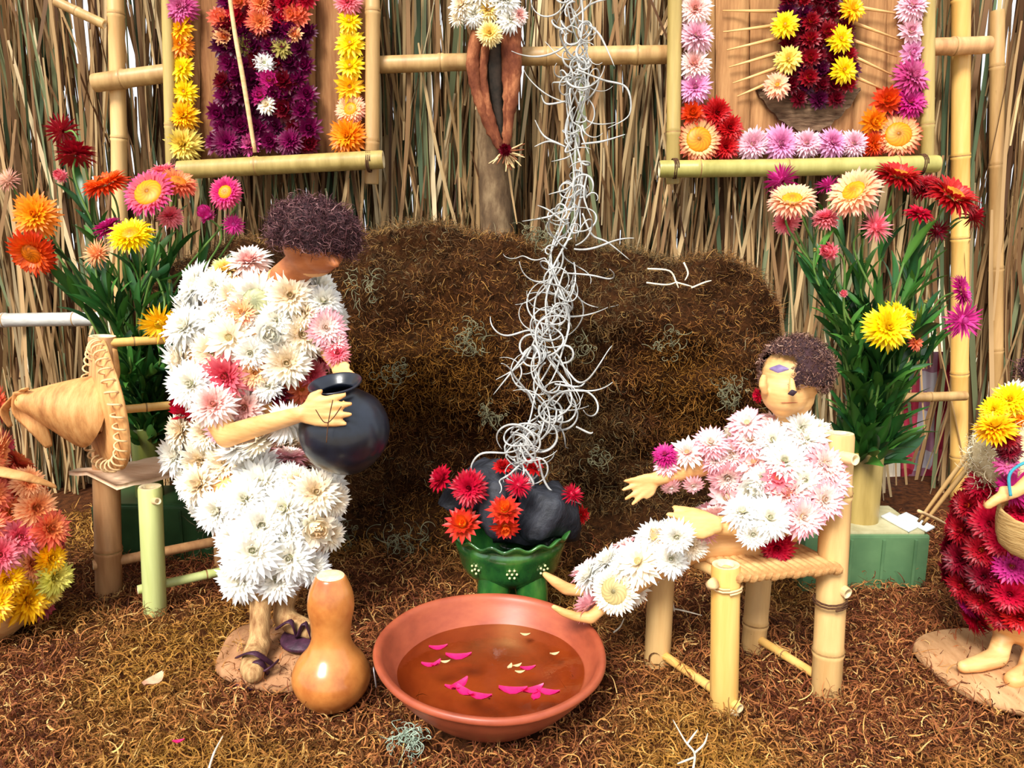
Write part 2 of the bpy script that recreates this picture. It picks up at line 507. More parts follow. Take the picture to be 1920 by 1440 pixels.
def scatter_fill(parent, V_sampler, existing, mind, count, pals, rad, kinds=('full',), maxtries=4000, cond=None):
    done = list(existing); n = 0
    for _ in range(maxtries):
        if n >= count: break
        p, nr = V_sampler()
        if cond and not cond(p, nr): continue
        if any((p - q).length < mind for q in done): continue
        done.append(p); n += 1
        flower(parent, p + nr * rad * .15, nr, rad * random.uniform(.85, 1.1), random.choice(pals), random.choice(kinds))
    return done
def surf_sampler(o):
    me = o.data; base = WLOC[o.name]; polys = me.polygons; N = len(polys)
    def f():
        q = polys[random.randrange(N)]; return Vector(q.center) + base, Vector(q.normal)
    return f
def flowers_on(parent, bvh, lst, Ydef, seeds=True, push=.10, minr=None):
    out = []
    for e in lst:
        px, py, size, pal, kind = e[:5]
        d = ray(px, py).normalized()
        hit, nr, idx, dist = bvh.ray_cast(CAM, d)
        if hit is None:
            q = P(px, py, Ydef); near, nr, idx, dist = bvh.find_nearest(q)
            hit = q if (q - near).length > .02 else near
            hit = near.lerp(q, .75)
            nr = ((q - near).normalized() if (q - near).length > 1e-4 else nr)
        r = size * .5 * S(hit)
        n2 = (nr * .75 - d * .5).normalized()
        if len(e) > 5:
            fx, fu, ft = e[5]; n2 = face_dir(fx, fu, ft)
        flower(parent, hit + nr * r * push, n2, r * 1.2, pal, kind)
        out.append(hit)
    return out
def face_dir(right, up, toward):
    f = Vector((0, CP, -SP)); u = Vector((0, SP, CP))
    return (Vector((1, 0, 0)) * right + u * up - f * toward).normalized()

# ================================================================== SETTING
# ---- ground
def ground_h(x, y):
    h = .006 * noise.noise(Vector((x * 9, y * 9, 3.1))) + .010 * noise.noise(Vector((x * 3.2, y * 3.2, 1.7)))
    return h - .004
nx, ny = 110, 70
xs = np.linspace(-1.5, 1.5, nx); ys = np.linspace(0.25, 1.6, ny)
V = [(x, y, ground_h(x, y)) for y in ys for x in xs]
Fc = [(j * nx + i, j * nx + i + 1, (j + 1) * nx + i + 1, (j + 1) * nx + i) for j in range(ny - 1) for i in range(nx - 1)]
SOIL = mat('moss_bed', (96, 54, 26), (44, 22, 10), .95, 90, bump=.8, dist=.006, spec=.1)
fl = obj('floor', V, Fc, SOIL); fl['kind'] = 'structure'
DIRT = mat('pale_dirt', (206, 190, 160), (170, 150, 120), .95, 4)
V, Fc = boxv((0, 3.2, -.05), (5, 0, 0), (0, 5.4, 0), (0, 0, .02))
og = obj('floor_outside', V, Fc, DIRT, smooth=False); og['kind'] = 'structure'

BOWL_C = Vector((G(916, 1240, .06).x, .775, 0)); BOWL_R = .121

# ---- ground moss (uncountable fibres)
N = 92000
Yg = .50 + (1.36 - .50) * RNG.uniform(0, 1, N) ** 1.55
Xg = RNG.uniform(-1, 1, N) * (Yg * .70 + .10)
keep = np.ones(N, bool)
keep &= np.hypot(Xg - BOWL_C.x, Yg - BOWL_C.y) > .078
Xg, Yg = Xg[keep], Yg[keep]; N = len(Xg)
Zg = np.array([ground_h(a, b) for a, b in zip(Xg, Yg)])
lift = RNG.uniform(0, 1, N) ** 2 * .012
st = np.stack([Xg, Yg, Zg + lift], 1)
di = RNG.normal(size=(N, 3)); di[:, 2] = np.abs(di[:, 2]) * .55 + .08
clump = np.array([noise.noise(Vector((a * 5, b * 5, .3))) for a, b in zip(Xg[::1], Yg[::1])])
ln = RNG.uniform(.014, .036, N) * (.8 + Yg * .25)
V_, q_ = ribbons(st, di, ln, RNG.uniform(.0008, .0018, N), 6, 4.6, .28, RNG, droop=.9)
V_[:, 2] = np.maximum(V_[:, 2], np.repeat(Zg, 14) - .001)
pal_dark = [(134, 78, 44), (96, 50, 28), (168, 106, 60), (190, 136, 74), (60, 28, 16), (216, 174, 108)]
cg = pick_cols(pal_dark, [5, 4, 4, 2.4, 3, 1.2], N, 1, RNG, .25)
gold = np.clip(clump * 2.2, 0, 1)[:, None] * .55
cg = cg * (1 - gold) + np.array(lin((188, 138, 52))) * gold * RNG.uniform(.5, 1.1, (N, 1))
red = np.clip(-clump * 2.0, 0, 1)[:, None] * .4
cg = cg * (1 - red) + np.array(lin((132, 62, 36))) * red * RNG.uniform(.5, 1.2, (N, 1))
me = fast_mesh('ground_moss', V_, q_, FIBRE, np.repeat(np.clip(cg, 0, 1), 14, axis=0))
gm = bpy.data.objects.new('ground_moss', me); COL.objects.link(gm)
tag(gm, 'tangled curly brown dried moss spread over the whole ground', 'moss', kind='stuff')

# ---- moss bank behind
TOP = [(330, 520), (400, 462), (480, 436), (600, 440), (700, 430), (800, 424), (900, 432), (980, 446), (1060, 452), (1200, 466), (1300, 462), (1380, 486), (1430, 560), (1452, 660)]
def top_py(px): return float(np.interp(px, [a for a, b in TOP], [b for a, b in TOP]))
nu, nv = 150, 90
V = []
for iu in range(nu):
    px = 318 + (1462 - 318) * iu / (nu - 1)
    u = iu / (nu - 1); edge = min(u, 1 - u)
    ztop = P(px, top_py(px), 1.32).z
    x0 = (px - 960) / F * 1.30
    back = .09 * (1 - min(edge / .12, 1)) ** 2
    for iv in range(nv):
        t = iv / (nv - 1)
        if t < .72:
            s = t / .72; z = ztop * s * .96 - .01
            b_ = max(0, min(1, (s - .30) / .38)); y = 1.255 - .085 * b_ * b_ * (3 - 2 * b_) - .13 * max(0, .10 - s) / .10 + back * .6
            y += .05 * max(0, s - .8) / .2
        else:
            s = (t - .72) / .28; z = ztop * (.97 + .03 * math.sin(s * math.pi / 2)) - s * s * .03; y = 1.22 + back * .6 + .11 * s
        nn = noise.noise(Vector((x0 * 6, z * 7, y * 3))) * .045 + noise.noise(Vector((x0 * 14, z * 15, 4))) * .026 + noise.noise(Vector((x0 * 34, z * 34, 9))) * .010
        V.append((x0 * (1 + (y - 1.2) * .5), y - nn, max(z + nn * .45, -.01)))
Fc = [(i * nv + j, (i + 1) * nv + j, (i + 1) * nv + j + 1, i * nv + j + 1) for i in range(nu - 1) for j in range(nv - 1)]
bank = obj('moss_bank', V, Fc, mat('bank_bed', (66, 38, 18), (26, 14, 6), .95, 80, bump=.9, dist=.006, spec=.05))
tag(bank, 'tall mound of brown dried moss behind the clay burner', 'moss bank')
# fibres on the bank
Vn = np.array(V).reshape(nu, nv, 3)
N = 84000
fi = RNG.uniform(0, nu - 1.001, N); fj = RNG.uniform(0, nv - 1.001, N) ; i0 = fi.astype(int); j0 = fj.astype(int)
a = (fi - i0)[:, None]; b = (fj - j0)[:, None]
pp = Vn[i0, j0] * (1 - a) * (1 - b) + Vn[i0 + 1, j0] * a * (1 - b) + Vn[i0, j0 + 1] * (1 - a) * b + Vn[i0 + 1, j0 + 1] * a * b
e1 = Vn[i0 + 1, j0] - Vn[i0, j0]; e2 = Vn[i0, j0 + 1] - Vn[i0, j0]
nr = np.cross(e1, e2); nr /= np.linalg.norm(nr, axis=1, keepdims=True) + 1e-9
di = RNG.normal(size=(N, 3)) * .9 + nr * .75
V_, q_ = ribbons(pp - nr * .002, di, RNG.uniform(.012, .032, N), RNG.uniform(.0005, .0011, N), 6, 5.5, .3, RNG, droop=.5)
cl = np.array([noise.noise(Vector((p_[0] * 4.5, p_[2] * 5.5, 8.0))) for p_ in pp])
cb = pick_cols([(112, 68, 32), (84, 46, 22), (142, 94, 44), (50, 26, 12), (172, 128, 66), (136, 124, 92)], [5, 4.5, 3.4, 3.5, 1.6, .6], N, 1, RNG, .25)
g1 = np.clip(cl * 2.6, 0, 1)[:, None] * .5
cb = cb * (1 - g1) + np.array(lin((172, 116, 34))) * g1
g2 = np.clip(-cl * 2.6 - .1, 0, 1)[:, None] * .5
cb = cb * (1 - g2) + np.array(lin((98, 88, 58))) * g2
me = fast_mesh('bank_fibres', V_ - np.array(WLOC[bank.name]), q_, FIBRE, np.repeat(np.clip(cb, 0, 1), 14, axis=0))
bf = bpy.data.objects.new('fibres', me); link(bf, bank); bf['kind'] = 'stuff'
bank_bvh = BVHTree.FromPolygons([Vector(v) for v in V], Fc)

# ---- thatched wall
WY = 1.50
def blades(n, x0, x1, z0, z1, Lr, y, wr, tilt, pal, wts, seed, gaps=()):
    rng = np.random.default_rng(seed)
    x = rng.uniform(x0, x1, n); z = rng.uniform(z0, z1, n); L = rng.uniform(Lr[0], Lr[1], n)
    keep = np.ones(n, bool); tl = rng.normal(0, tilt, n)
    for g in gaps:
        xe = x + tl * L; inside = ((x > g[0]) & (x < g[1])) | ((xe > g[0]) & (xe < g[1])); hit = inside & (rng.uniform(0, 1, n) < g[2])
        if len(g) > 3: z = np.where(hit & (z - L < g[3]), g[3] + L, z)
        else: keep &= ~hit
    tl = tl[keep]
    x, z, L = x[keep], z[keep], L[keep]; n = len(x)
    st = np.stack([x, y + rng.uniform(-.012, .012, n), z], 1)
    dd = np.stack([tl, rng.normal(0, .012, n), -np.ones(n)], 1)
    w = rng.uniform(wr[0], wr[1], n)
    V_, q_ = ribbons(st, dd, L, w, 5, .22, .5, rng, taper=False)
    c = pick_cols(pal, wts, n, 1, rng, .25)
    return V_, q_, np.repeat(np.clip(c, 0, 1), 12, axis=0), n
TAN = [(172, 138, 94), (146, 110, 72), (192, 162, 116), (112, 80, 50), (112, 118, 82), (86, 102, 72), (212, 188, 146), (84, 56, 34)]
def px2x(px, Y=WY): return (px - 960) / F * (Y * .99)
zc = P(1750, 690, WY).z
gaps = [(px2x(1748), px2x(1796), .9), (px2x(1712), px2x(1806), .98, zc), (px2x(1812), px2x(1850), .5), (px2x(150), px2x(205), .6), (px2x(232), px2x(300), .45), (px2x(-80), px2x(130), .1), (px2x(1860), px2x(2000), .3)]
parts_ = []
parts_.append(blades(3300, -1.25, 1.25, .15, 1.25, (.35, .75), WY + .04, (.006, .013), .03, TAN, [3, 4, 1, 4, 2, 2, .3, 4], 1, gaps))
parts_.append(blades(3000, -1.25, 1.25, .1, 1.25, (.3, .7), WY + .015, (.004, .010), .05, TAN, [5, 4, 4, 2.5, 2, 1.5, 1.5, 2], 2, gaps))
parts_.append(blades(1000, -1.25, 1.25, .2, 1.25, (.2, .55), WY - .015, (.003, .008), .10, TAN, [5, 3, 4, 1, 2, 1.4, 2, .5], 3, gaps))
off = 0; VV = []; QQ = []; CC = []
for v, q, c, n in parts_:
    VV.append(v); QQ.append(q + off); CC.append(c); off += len(v)
me = fast_mesh('wall_back', np.concatenate(VV), np.concatenate(QQ), BLADE, np.concatenate(CC))
wall = bpy.data.objects.new('wall_back', me); COL.objects.link(wall); wall['kind'] = 'structure'; WLOC[wall.name] = Vector((0, 0, 0))
# single blades standing proud on the face of the wall
blade_meshes = []
for k in range(22):
    rng = np.random.default_rng(100 + k)
    L = .25 + .3 * (k / 22); w = .0042 + .0038 * rng.uniform()
    st = np.array([[0, 0, 0.]]); dd = np.array([[rng.normal(0, .05), rng.normal(0, .02), -1.0]])
    V_, q_ = ribbons(st, dd, np.array([L]), np.array([w]), 7, .35, .6, rng, taper=False)
    base = np.array(lin(TAN[rng.choice(8, p=[.27, .2, .16, .07, .12, .08, .06, .04])]))
    blade_meshes.append(fast_mesh('reed_blade', V_, q_, BLADE, np.repeat(base[None, :] * rng.uniform(.85, 1.15), len(V_), 0)))
rnd = random.Random(5)
nb = 0
while nb < 285:
    x = rnd.uniform(-1.02, 1.02)
    if any(g[0] < x < g[1] and (len(g) > 3 or rnd.random() < g[2]) for g in gaps): continue
    o = bpy.data.objects.new('reed_blade', rnd.choice(blade_meshes)); link(o, wall)
    zz = rnd.uniform(.45, 1.05)
    if px2x(270) < x < px2x(740) or px2x(1215) < x < px2x(1775): zz = min(zz, rnd.uniform(.52, .66))
    o.location = (x, WY - .045 + rnd.uniform(-.012, .012), zz); o.rotation_euler = (rnd.uniform(-.03, .02), rnd.gauss(0, .10), rnd.uniform(-.6, .6))
    nb += 1

# ================================================================== BAMBOO FRAMEWORK OF THE WALL
def pole_px(name, a, b, Y, rpx, m, label, nodes=3, group=None, seed=0, Y2=None):
    pa, pb = P(a[0], a[1], Y), P(b[0], b[1], Y2 or Y)
    o = bamboo(name, pa, pb, rpx * S(pa), m, None, nodes, seed=seed)
    tag(o, label, 'bamboo pole', group)
    return o
YP = 1.43
pole_px('bamboo_rail', (176, 156), (322, 136), YP, 17, BAMBOO_B, 'short brown bamboo rail joining the left wall post to the left flower picture', 1, seed=1)
pole_px('bamboo_rail', (696, 122), (893, 116), YP, 16, BAMBOO_B, 'tan bamboo rail between the left flower picture and the hanging bark ornament', 1, seed=2)
pole_px('bamboo_rail', (962, 106), (1268, 102), YP, 17, BAMBOO_B, 'tan bamboo rail crossing behind the grey hanging moss, right of the bark ornament', 2, seed=3)
pole_px('bamboo_rail', (1742, 88), (1856, 84), YP, 16, BAMBOO_D, 'short brown bamboo rail right of the right flower picture', 1, seed=4)
pole_px('bamboo_rail', (-60, 602), (192, 598), 1.36, 13, mat('silver_bamboo', (210, 208, 200), (150, 146, 138), .25, 14, (1, 3, 3), .15, .6), 'silvery grey horizontal bamboo rail at the left edge', 2, seed=5)
pole_px('bamboo_post', (213, -120), (224, 760), 1.45, 15, BAMBOO, 'tall yellow upright bamboo post in the left part of the wall', 4, seed=6)
pole_px('bamboo_brace', (104, 2), (196, 46), 1.44, 9, BAMBOO_B, 'short thin bamboo brace slanting into the left post near the top', 1, seed=7)
pole_px('bamboo_post', (1802, -100), (1797, 980), 1.46, 17, BAMBOO_Y, 'tall thick yellow bamboo post right of the right bouquet', 5, seed=8)
pole_px('bamboo_rail', (1680, 746), (1812, 742), 1.40, 9, BAMBOO_B, 'short thin bamboo rail low beside the right bouquet in front of the plaid cloth', 1, seed=9)
pole_px('bamboo_post', (1870, 20), (1868, 760), 1.47, 13, BAMBOO_B, 'slender tan bamboo post at the right end of the wall', 4, seed=10)

# tree trunk behind the ornament
trunk_pts = spline([P(930, -80, 1.46), P(922, 120, 1.46), P(925, 300, 1.455), P(932, 440, 1.45), P(934, 560, 1.45), P(934, 1000, 1.45)], 10)
V, Fc = tube(trunk_pts, [.030, .027, .028, .032, .034], 20)
V = [v + (v - trunk_pts[i // 20]).normalized() * noise.noise(v * 60) * .004 for i, v in enumerate(V)]
o = obj('tree_post', V, Fc, mat('grey_bark', (140, 116, 86), (72, 56, 42), .9, 40, (1, 1, .4), .8, .1, c3=(102, 80, 58)))
tag(o, 'rough grey-brown tree trunk post behind the hanging bark ornament', 'post')

# ================================================================== FLOWER PICTURES
def lerp_px(a, b, t): return (a[0] + (b[0] - a[0]) * t, a[1] + (b[1] - a[1]) * t)
BARKT = mat('bark_board', (162, 118, 76), (104, 66, 40), .8, 16, (5, 5, .5), .6, .15, c3=(138, 94, 58))
BARKL = mat('light_bark_board', (190, 144, 94), (136, 94, 58), .8, 14, (5, 5, .5), .5, .15, c3=(168, 122, 78))
def picture(label, x0, x1, bottom, rails, board_m, board_top=-150):
    Y = 1.40
    base = P((x0 + x1) / 2, bottom, Y)
    t = thing('flower_picture', label, 'picture', base)
    # bark board in vertical strips, each with its own edge and relief
    n = 7; rr = random.Random(int(x0))
    for k in range(n):
        a = x0 + (x1 - x0) * k / n; b = x0 + (x1 - x0) * (k + 1) / n
        V = []; Fc = []; rows = 14
        for i in range(rows + 1):
            py = board_top + (bottom - board_top) * i / rows
            for j in range(5):
                px = a + (b - a - 1.0) * j / 4
                edge = .0022 if j in (0, 4) else 0
                p = P(px + rr.uniform(-.8, .8), py, Y + .022); p.y += edge + noise.noise(Vector((px * .03, py * .008, k))) * .004
                V.append(p)
        nb_ = len(V)
        for v in V[:nb_]: V.append(v + Vector((0, .006, 0)))
        for i in range(rows):
            for j in range(4):
                q = i * 5 + j; Fc.append((q, q + 5, q + 6, q + 1)); q += nb_; Fc.append((q, q + 1, q + 6, q + 5))
        for i in range(rows):
            for j in (0, 4):
                q = i * 5 + j; Fc.append((q, q + nb_, q + nb_ + 5, q + 5) if j == 0 else (q, q + 5, q + nb_ + 5, q + nb_))
        for j in range(4):
            Fc.append((j, j + 1, j + 1 + nb_, j + nb_)); q = rows * 5 + j; Fc.append((q, q + nb_, q + 1 + nb_, q + 1))
        obj('bark_strip', V, Fc, board_m, t)
    for nm, a, b, r, m, nd, Yr, sd_ in rails:
        pa, pb = P(a[0], a[1], Yr), P(b[0], b[1], Yr)
        bamboo(nm, pa, pb, r * S(pa), m, t, nd, seed=sd_)
    return t
pic1 = picture('picture of a purple flower robe with a thin staff, edged by yellow strawflowers', 322, 700, 300,
    [('frame_rail', (311, -150), (322, 320), 11, BAMBOO_O, 2, 1.405, 1), ('frame_rail', (697, -150), (697, 345), 14, BAMBOO_B, 2, 1.405, 2),
     ('bottom_rail', (318, 320), (719, 299), 17, BAMBOO_O, 1, 1.375, 3), ('top_rail', (290, -160), (735, -160), 17, BAMBOO_O, 2, 1.375, 4)], BARKT)
pic2 = picture('picture of a maroon flower figure with stick rays, edged by pink and red strawflowers', 1278, 1730, 300,
    [('frame_rail', (1268, -150), (1262, 345), 14, BAMBOO_O, 2, 1.405, 5), ('frame_rail', (1741, -150), (1738, 320), 13, BAMBOO_O, 2, 1.405, 6),
     ('bottom_rail', (1236, 317), (1759, 307), 16, BAMBOO_G, 3, 1.375, 7), ('top_rail', (1230, -160), (1765, -160), 16, BAMBOO_G, 2, 1.375, 8)], BARKL)
for t, (cx, cy, r) in ((pic1, (692, 303, 19)), (pic1, (330, 318, 19)), (pic2, (1265, 316, 18)), (pic2, (1728, 308, 18))):
    p = P(cx, cy, 1.377); wrap(p, (1, 0, 0.02), r * S(p), 2.5, .0014, .003, parent=t, name='twine_tie')
def pics(t, lst, Y=1.408, lean=.25):
    for e in lst:
        px, py, size, pal, kind = e[:5]
        p = P(px, py, Y if len(e) < 6 else e[5])
        n = face_dir(random.uniform(-lean, lean), random.uniform(-lean, lean), 1)
        flower(t, p, n, size * .60 * S(p), pal, kind)
pics(pic1, [(340, 15, 56, 'magentapale', 'full'), (338, 53, 48, 'gold', 'star'), (338, 84, 46, 'orange', 'star'), (341, 128, 46, 'yellow', 'star'), (346, 172, 44, 'yellow', 'star'),
    (345, 218, 54, 'gold', 'full'), (346, 271, 60, 'paleyellow', 'full'),
    (653, 4, 46, 'pink', 'full'), (655, 40, 42, 'yellow', 'star'), (657, 82, 50, 'yellow', 'star'), (657, 124, 48, 'yellow', 'star'), (656, 163, 48, 'gold', 'star'), (658, 205, 54, 'peachpink', 'open'), (654, 256, 66, 'orange', 'full')])
lst = []
rr = random.Random(3)
for j, py in enumerate(range(-30, 290, 30)):
    xl = np.interp(py, [-30, 80, 160, 285], [404, 408, 408, 396]); xr = np.interp(py, [-30, 60, 150, 285], [575, 580, 572, 594])
    n = 6
    for k in range(n):
        px = xl + 12 + (xr - xl - 24) * (k + (.25 if j % 2 else -.1)) / (n - 1) + rr.uniform(-4, 4)
        if px > xr: continue
        pal = rr.choice(['purple', 'purple', 'plum', 'plum', 'maroon', 'purple'])
        if py < 60: pal = rr.choice(['crimson', 'purple', 'maroon', 'coral'])
        lst.append((px, py + rr.uniform(-5, 5), rr.uniform(40, 50), pal, 'tight', 1.404 - rr.uniform(0, .006)))
lst += [(490, 8, 44, 'coral', 'full', 1.396), (488, 42, 46, 'coral', 'full', 1.394), (418, 38, 32, 'coral', 'tight', 1.396), (421, 70, 36, 'peach', 'tight', 1.394), (548, 28, 40, 'coral', 'tight', 1.396),
        (553, 65, 30, 'peach', 'tight', 1.394), (530, 8, 38, 'crimson', 'tight', 1.396), (458, 85, 34, 'olive', 'star', 1.394), (528, 90, 36, 'olive', 'star', 1.394),
        (496, 118, 34, 'white', 'star', 1.392), (500, 197, 34, 'cream', 'star', 1.392), (427, 268, 50, 'purple', 'full', 1.392), (545, 266, 46, 'purple', 'full', 1.392), (470, 270, 42, 'magentapale', 'tight', 1.396),
        (505, 150, 42, 'magenta', 'tight', 1.396), (445, 145, 42, 'purple', 'tight', 1.396), (488, 180, 40, 'magenta', 'tight', 1.396)]
pics(pic1, lst)
V, Fc = tube(spline([P(426, -40, 1.372), P(440, 60, 1.372), P(456, 150, 1.374), P(478, 286, 1.385)], 6), [.0032, .0036, .004, .0034], 8)
obj('staff', V, Fc, WOODP, pic1)

pics(pic2, [(1303, 18, 54, 'blush', 'full'), (1304, 70, 62, 'palelilac', 'full'), (1301, 122, 52, 'blush', 'full'), (1303, 164, 52, 'lilac', 'full'), (1298, 212, 48, 'redorange', 'tight'), (1343, 212, 50, 'red', 'full'),
    (1366, 241, 48, 'red', 'full'), (1360, 276, 46, 'red', 'full'), (1310, 262, 74, 'creamcenter', 'disc', 1.400), (1410, 271, 54, 'palelilac', 'full'), (1462, 270, 60, 'lilac', 'full'), (1512, 270, 50, 'palelilac', 'full'),
    (1558, 270, 54, 'lilac', 'full'), (1600, 270, 46, 'palelilac', 'full'), (1636, 270, 46, 'redorange', 'full'), (1684, 253, 76, 'creamcenter', 'disc', 1.400), (1636, 229, 52, 'orange', 'tight'), (1663, 189, 54, 'redorange', 'tight'),
    (1705, 194, 56, 'magenta', 'full'), (1709, 145, 64, 'magentapale', 'full'), (1708, 98, 44, 'lilac', 'tight'), (1708, 58, 46, 'palelilac', 'tight'), (1710, 12, 54, 'palelilac', 'full')])
lst = []
for j, py in enumerate(range(-30, 200, 27)):
    xl = np.interp(py, [-30, 60, 150, 190], [1478, 1478, 1480, 1500]); xr = np.interp(py, [-30, 60, 150, 190], [1590, 1582, 1596, 1566])
    n = 5 if py < 180 else 3
    for k in range(n):
        px = xl + (xr - xl) * k / (n - 1) + rr.uniform(-3, 3)
        lst.append((px, py + rr.uniform(-3, 3), rr.uniform(34, 40), rr.choice(['maroon', 'maroon', 'plum', 'darkred', 'maroon']), 'tight', 1.398))
for cx, cy in ((1519, 72), (1520, 40), (1516, 145), (1550, 60), (1519, 108)): lst.append((cx, cy, 38, 'darkred', 'tight', 1.390))
lst += [(1472, 47, 46, 'yellow', 'star', 1.385), (1478, 112, 46, 'paleyellow', 'star', 1.385), (1457, 160, 44, 'peachpink', 'star', 1.385), (1598, 17, 44, 'gold', 'star', 1.385), (1576, 73, 46, 'yellow', 'star', 1.385), (1582, 131, 46, 'yellow', 'star', 1.385)]
pics(pic2, lst, lean=.2)
for (a, b) in [((1460, 21), (1355, 20)), ((1460, 47), (1356, 60)), ((1460, 71), (1363, 94)), ((1460, 99), (1367, 126)), ((1458, 127), (1374, 156)), ((1450, 152), (1382, 181)),
               ((1610, 14), (1692, 27)), ((1598, 42), (1690, 76)), ((1592, 73), (1682, 106)), ((1588, 100), (1682, 145)), ((1600, 143), (1656, 168))]:
    V, Fc = tube([P(a[0], a[1], 1.403), P(b[0], b[1], 1.412)], [.0034, .0012], 8)
    obj('ray_stick', V, Fc, WOOD, pic2)
# bark crescent under the maroon figure
V = []; Fc = []; n = 28
for i in range(n + 1):
    t_ = i / n; px = 1418 + 196 * t_
    topy = 164 + 10 * math.sin(t_ * math.pi); boty = 166 + 82 * math.sin(t_ * math.pi) ** .8 + 3 * math.sin(i * 2.3)
    for k in range(7):
        s = k / 6; p = P(px, topy + (boty - topy) * s, 1.412); p.y -= .010 * math.sin(s * math.pi) * math.sin(t_ * math.pi) + .002 * noise.noise(Vector((px * .1, s * 9, 0)))
        V.append(p)
for i in range(n):
    for k in range(6):
        q = i * 7 + k; Fc.append((q, q + 1, q + 8, q + 7))
nb_ = len(V); V += [v + Vector((0, .008, 0)) for v in V]
Fc += [tuple(reversed([a + nb_ for a in f])) for f in Fc]
for i in range(n):
    for k in (0, 6): q = i * 7 + k; Fc.append((q, q + 7, q + 7 + nb_, q + nb_))
obj('bark_crescent', V, Fc, mat('dark_bark', (132, 104, 80), (64, 46, 34), .9, 30, (1, 1, 6), .9, .1), pic2)

# ================================================================== HANGING BARK ORNAMENT
orn = thing('bark_ornament', 'hanging split bark pod topped with cream strawflowers on the wall', 'ornament', P(930, 290, 1.40))
BARKR = mat('red_bark', (176, 112, 74), (84, 40, 26), .85, 40, (1, 1, .6), .8, .15, c3=(120, 66, 42))
for pts, r in ((((894, 60), (886, 120), (896, 180), (918, 240), (938, 280)), [.010, .011, .009, .008, .005]), (((914, 70), (906, 130), (912, 190), (926, 240), (940, 278)), [.008, .007, .007, .007, .005]),
               (((962, 50), (964, 110), (962, 170), (956, 220), (950, 275)), [.012, .013, .011, .008, .005]), (((948, 60), (950, 120), (950, 190), (948, 240), (946, 270)), [.009, .009, .006, .005, .004])):
    c = spline([P(a, b, 1.392) for a, b in pts], 7)
    V, Fc = tube(c, r, 12); V = [v + Vector((1, 0, 0)) * noise.noise(v * 120) * .003 for v in V]
    obj('bark_strip', V, Fc, BARKR, orn)
V, Fc = tube(spline([P(930, 60, 1.41), P(930, 130, 1.415), P(934, 200, 1.413), P(942, 262, 1.405)], 6), [.026, .032, .022, .008], 16, flat=.5)
obj('pod_inside', V, Fc, mat('pod_dark', (62, 48, 38), (22, 20, 14), .9, 40), orn)
for px, py, s_, pal, k in ((868, 12, 52, 'cream', 'full'), (902, -8, 60, 'cream', 'full'), (890, 28, 44, 'white', 'full'), (915, 20, 46, 'creamy_yellow', 'full'), (945, 2, 60, 'white', 'full'), (955, 36, 50, 'white', 'full'), (972, 30, 36, 'blush', 'full'), (858, 34, 34, 'cream', 'spiky'), (925, -30, 70, 'cream', 'full')):
    p = P(px, py, 1.38); flower(orn, p, face_dir((px - 915) / 90, (30 - py) / 90, 1), s_ * .56 * S(p), pal, k)
p = P(918, 64, 1.365); flower(orn, p, face_dir(0, 0, 1), 25 * S(p), 'creamy_yellow', 'full')
p = P(947, 282, 1.375); flower(orn, p, face_dir(0, 0, 1), 17 * S(p), 'maroon', 'bud')
for k in range(26):
    a = rr.uniform(-2.6, .5); L = rr.uniform(22, 42)
    q = P(947 + math.cos(a) * L, 284 - math.sin(a) * L, 1.385 - rr.uniform(0, .015))
    V, Fc = tube(spline([P(947, 284, 1.388), P(947 + math.cos(a) * L * .5 + rr.uniform(-3, 3), 284 - math.sin(a) * L * .5, 1.385), q], 3), [.0012, .0016, .0008], 5)
    obj('straw', V, Fc, WOODP if k % 3 else BARKR, orn)

# ================================================================== HANGING GREY MOSS
path = [(1068, -60, 1.22), (1078, 40, 1.22), (1084, 110, 1.22), (1080, 180, 1.22), (1074, 250, 1.22), (1082, 330, 1.21), (1068, 410, 1.19), (1055, 480, 1.15), (1052, 540, 1.12), (1045, 600, 1.09), (1030, 660, 1.06), (1036, 720, 1.04), (1030, 770, 1.02), (985, 820, 1.0), (968, 850, .99), (990, 885, .98)]
path3 = [P(*a) for a in path]
gar = thing('hanging_moss', 'long pale grey garland of curly hanging moss above the green burner', 'hanging moss', path3[-1])
GREYM = mat('grey_moss', (200, 199, 194), (148, 147, 143), .7, 60, bump=0)
fine = spline(path3, 10); nf = len(fine)
widths = np.interp(np.linspace(0, 1, nf), np.linspace(0, 1, 16), [18, 24, 30, 24, 14, 12, 22, 34, 36, 36, 38, 48, 46, 40, 30, 14])
rg = random.Random(21)
def curly(start, d, L, steps, curl, droop, pull=None):
    pts = [start.copy()]; d = d.normalized(); ax = Vector((rg.gauss(0, .35), rg.gauss(0, 1), rg.gauss(0, .35))).normalized(); k = curl * rg.uniform(.3, 1.3) / steps
    for s in range(steps):
        ax = (ax + Vector((rg.gauss(0, .1), rg.gauss(0, .1), rg.gauss(0, .1)))).normalized()
        d = Matrix.Rotation(k, 3, ax) @ d
        d.z -= droop / steps; d.normalize(); pts.append(pts[-1] + d * (L / steps))
    return pts
def g_strand(pts, r, parent=gar, m=GREYM):
    V, Fc = tube(pts, [r * .8, r, r, r * .7, r * .3], 5); return obj('strand', V, Fc, m, parent)
for k in range(3):    # core strands running the full length in overlapping pieces
    for s0 in range(0, nf - 30, 24):
        ph = rg.uniform(0, 6.28); pts = []
        for i in range(s0, min(s0 + 44, nf), 3):
            w = widths[i] * S(fine[i]) * .75
            pts.append(fine[i] + Vector((math.sin(ph + i * .12 + k) * w, math.cos(ph + i * .2) * w * .6, 0)))
        if len(pts) > 4: g_strand(pts, rg.uniform(.0011, .0017))
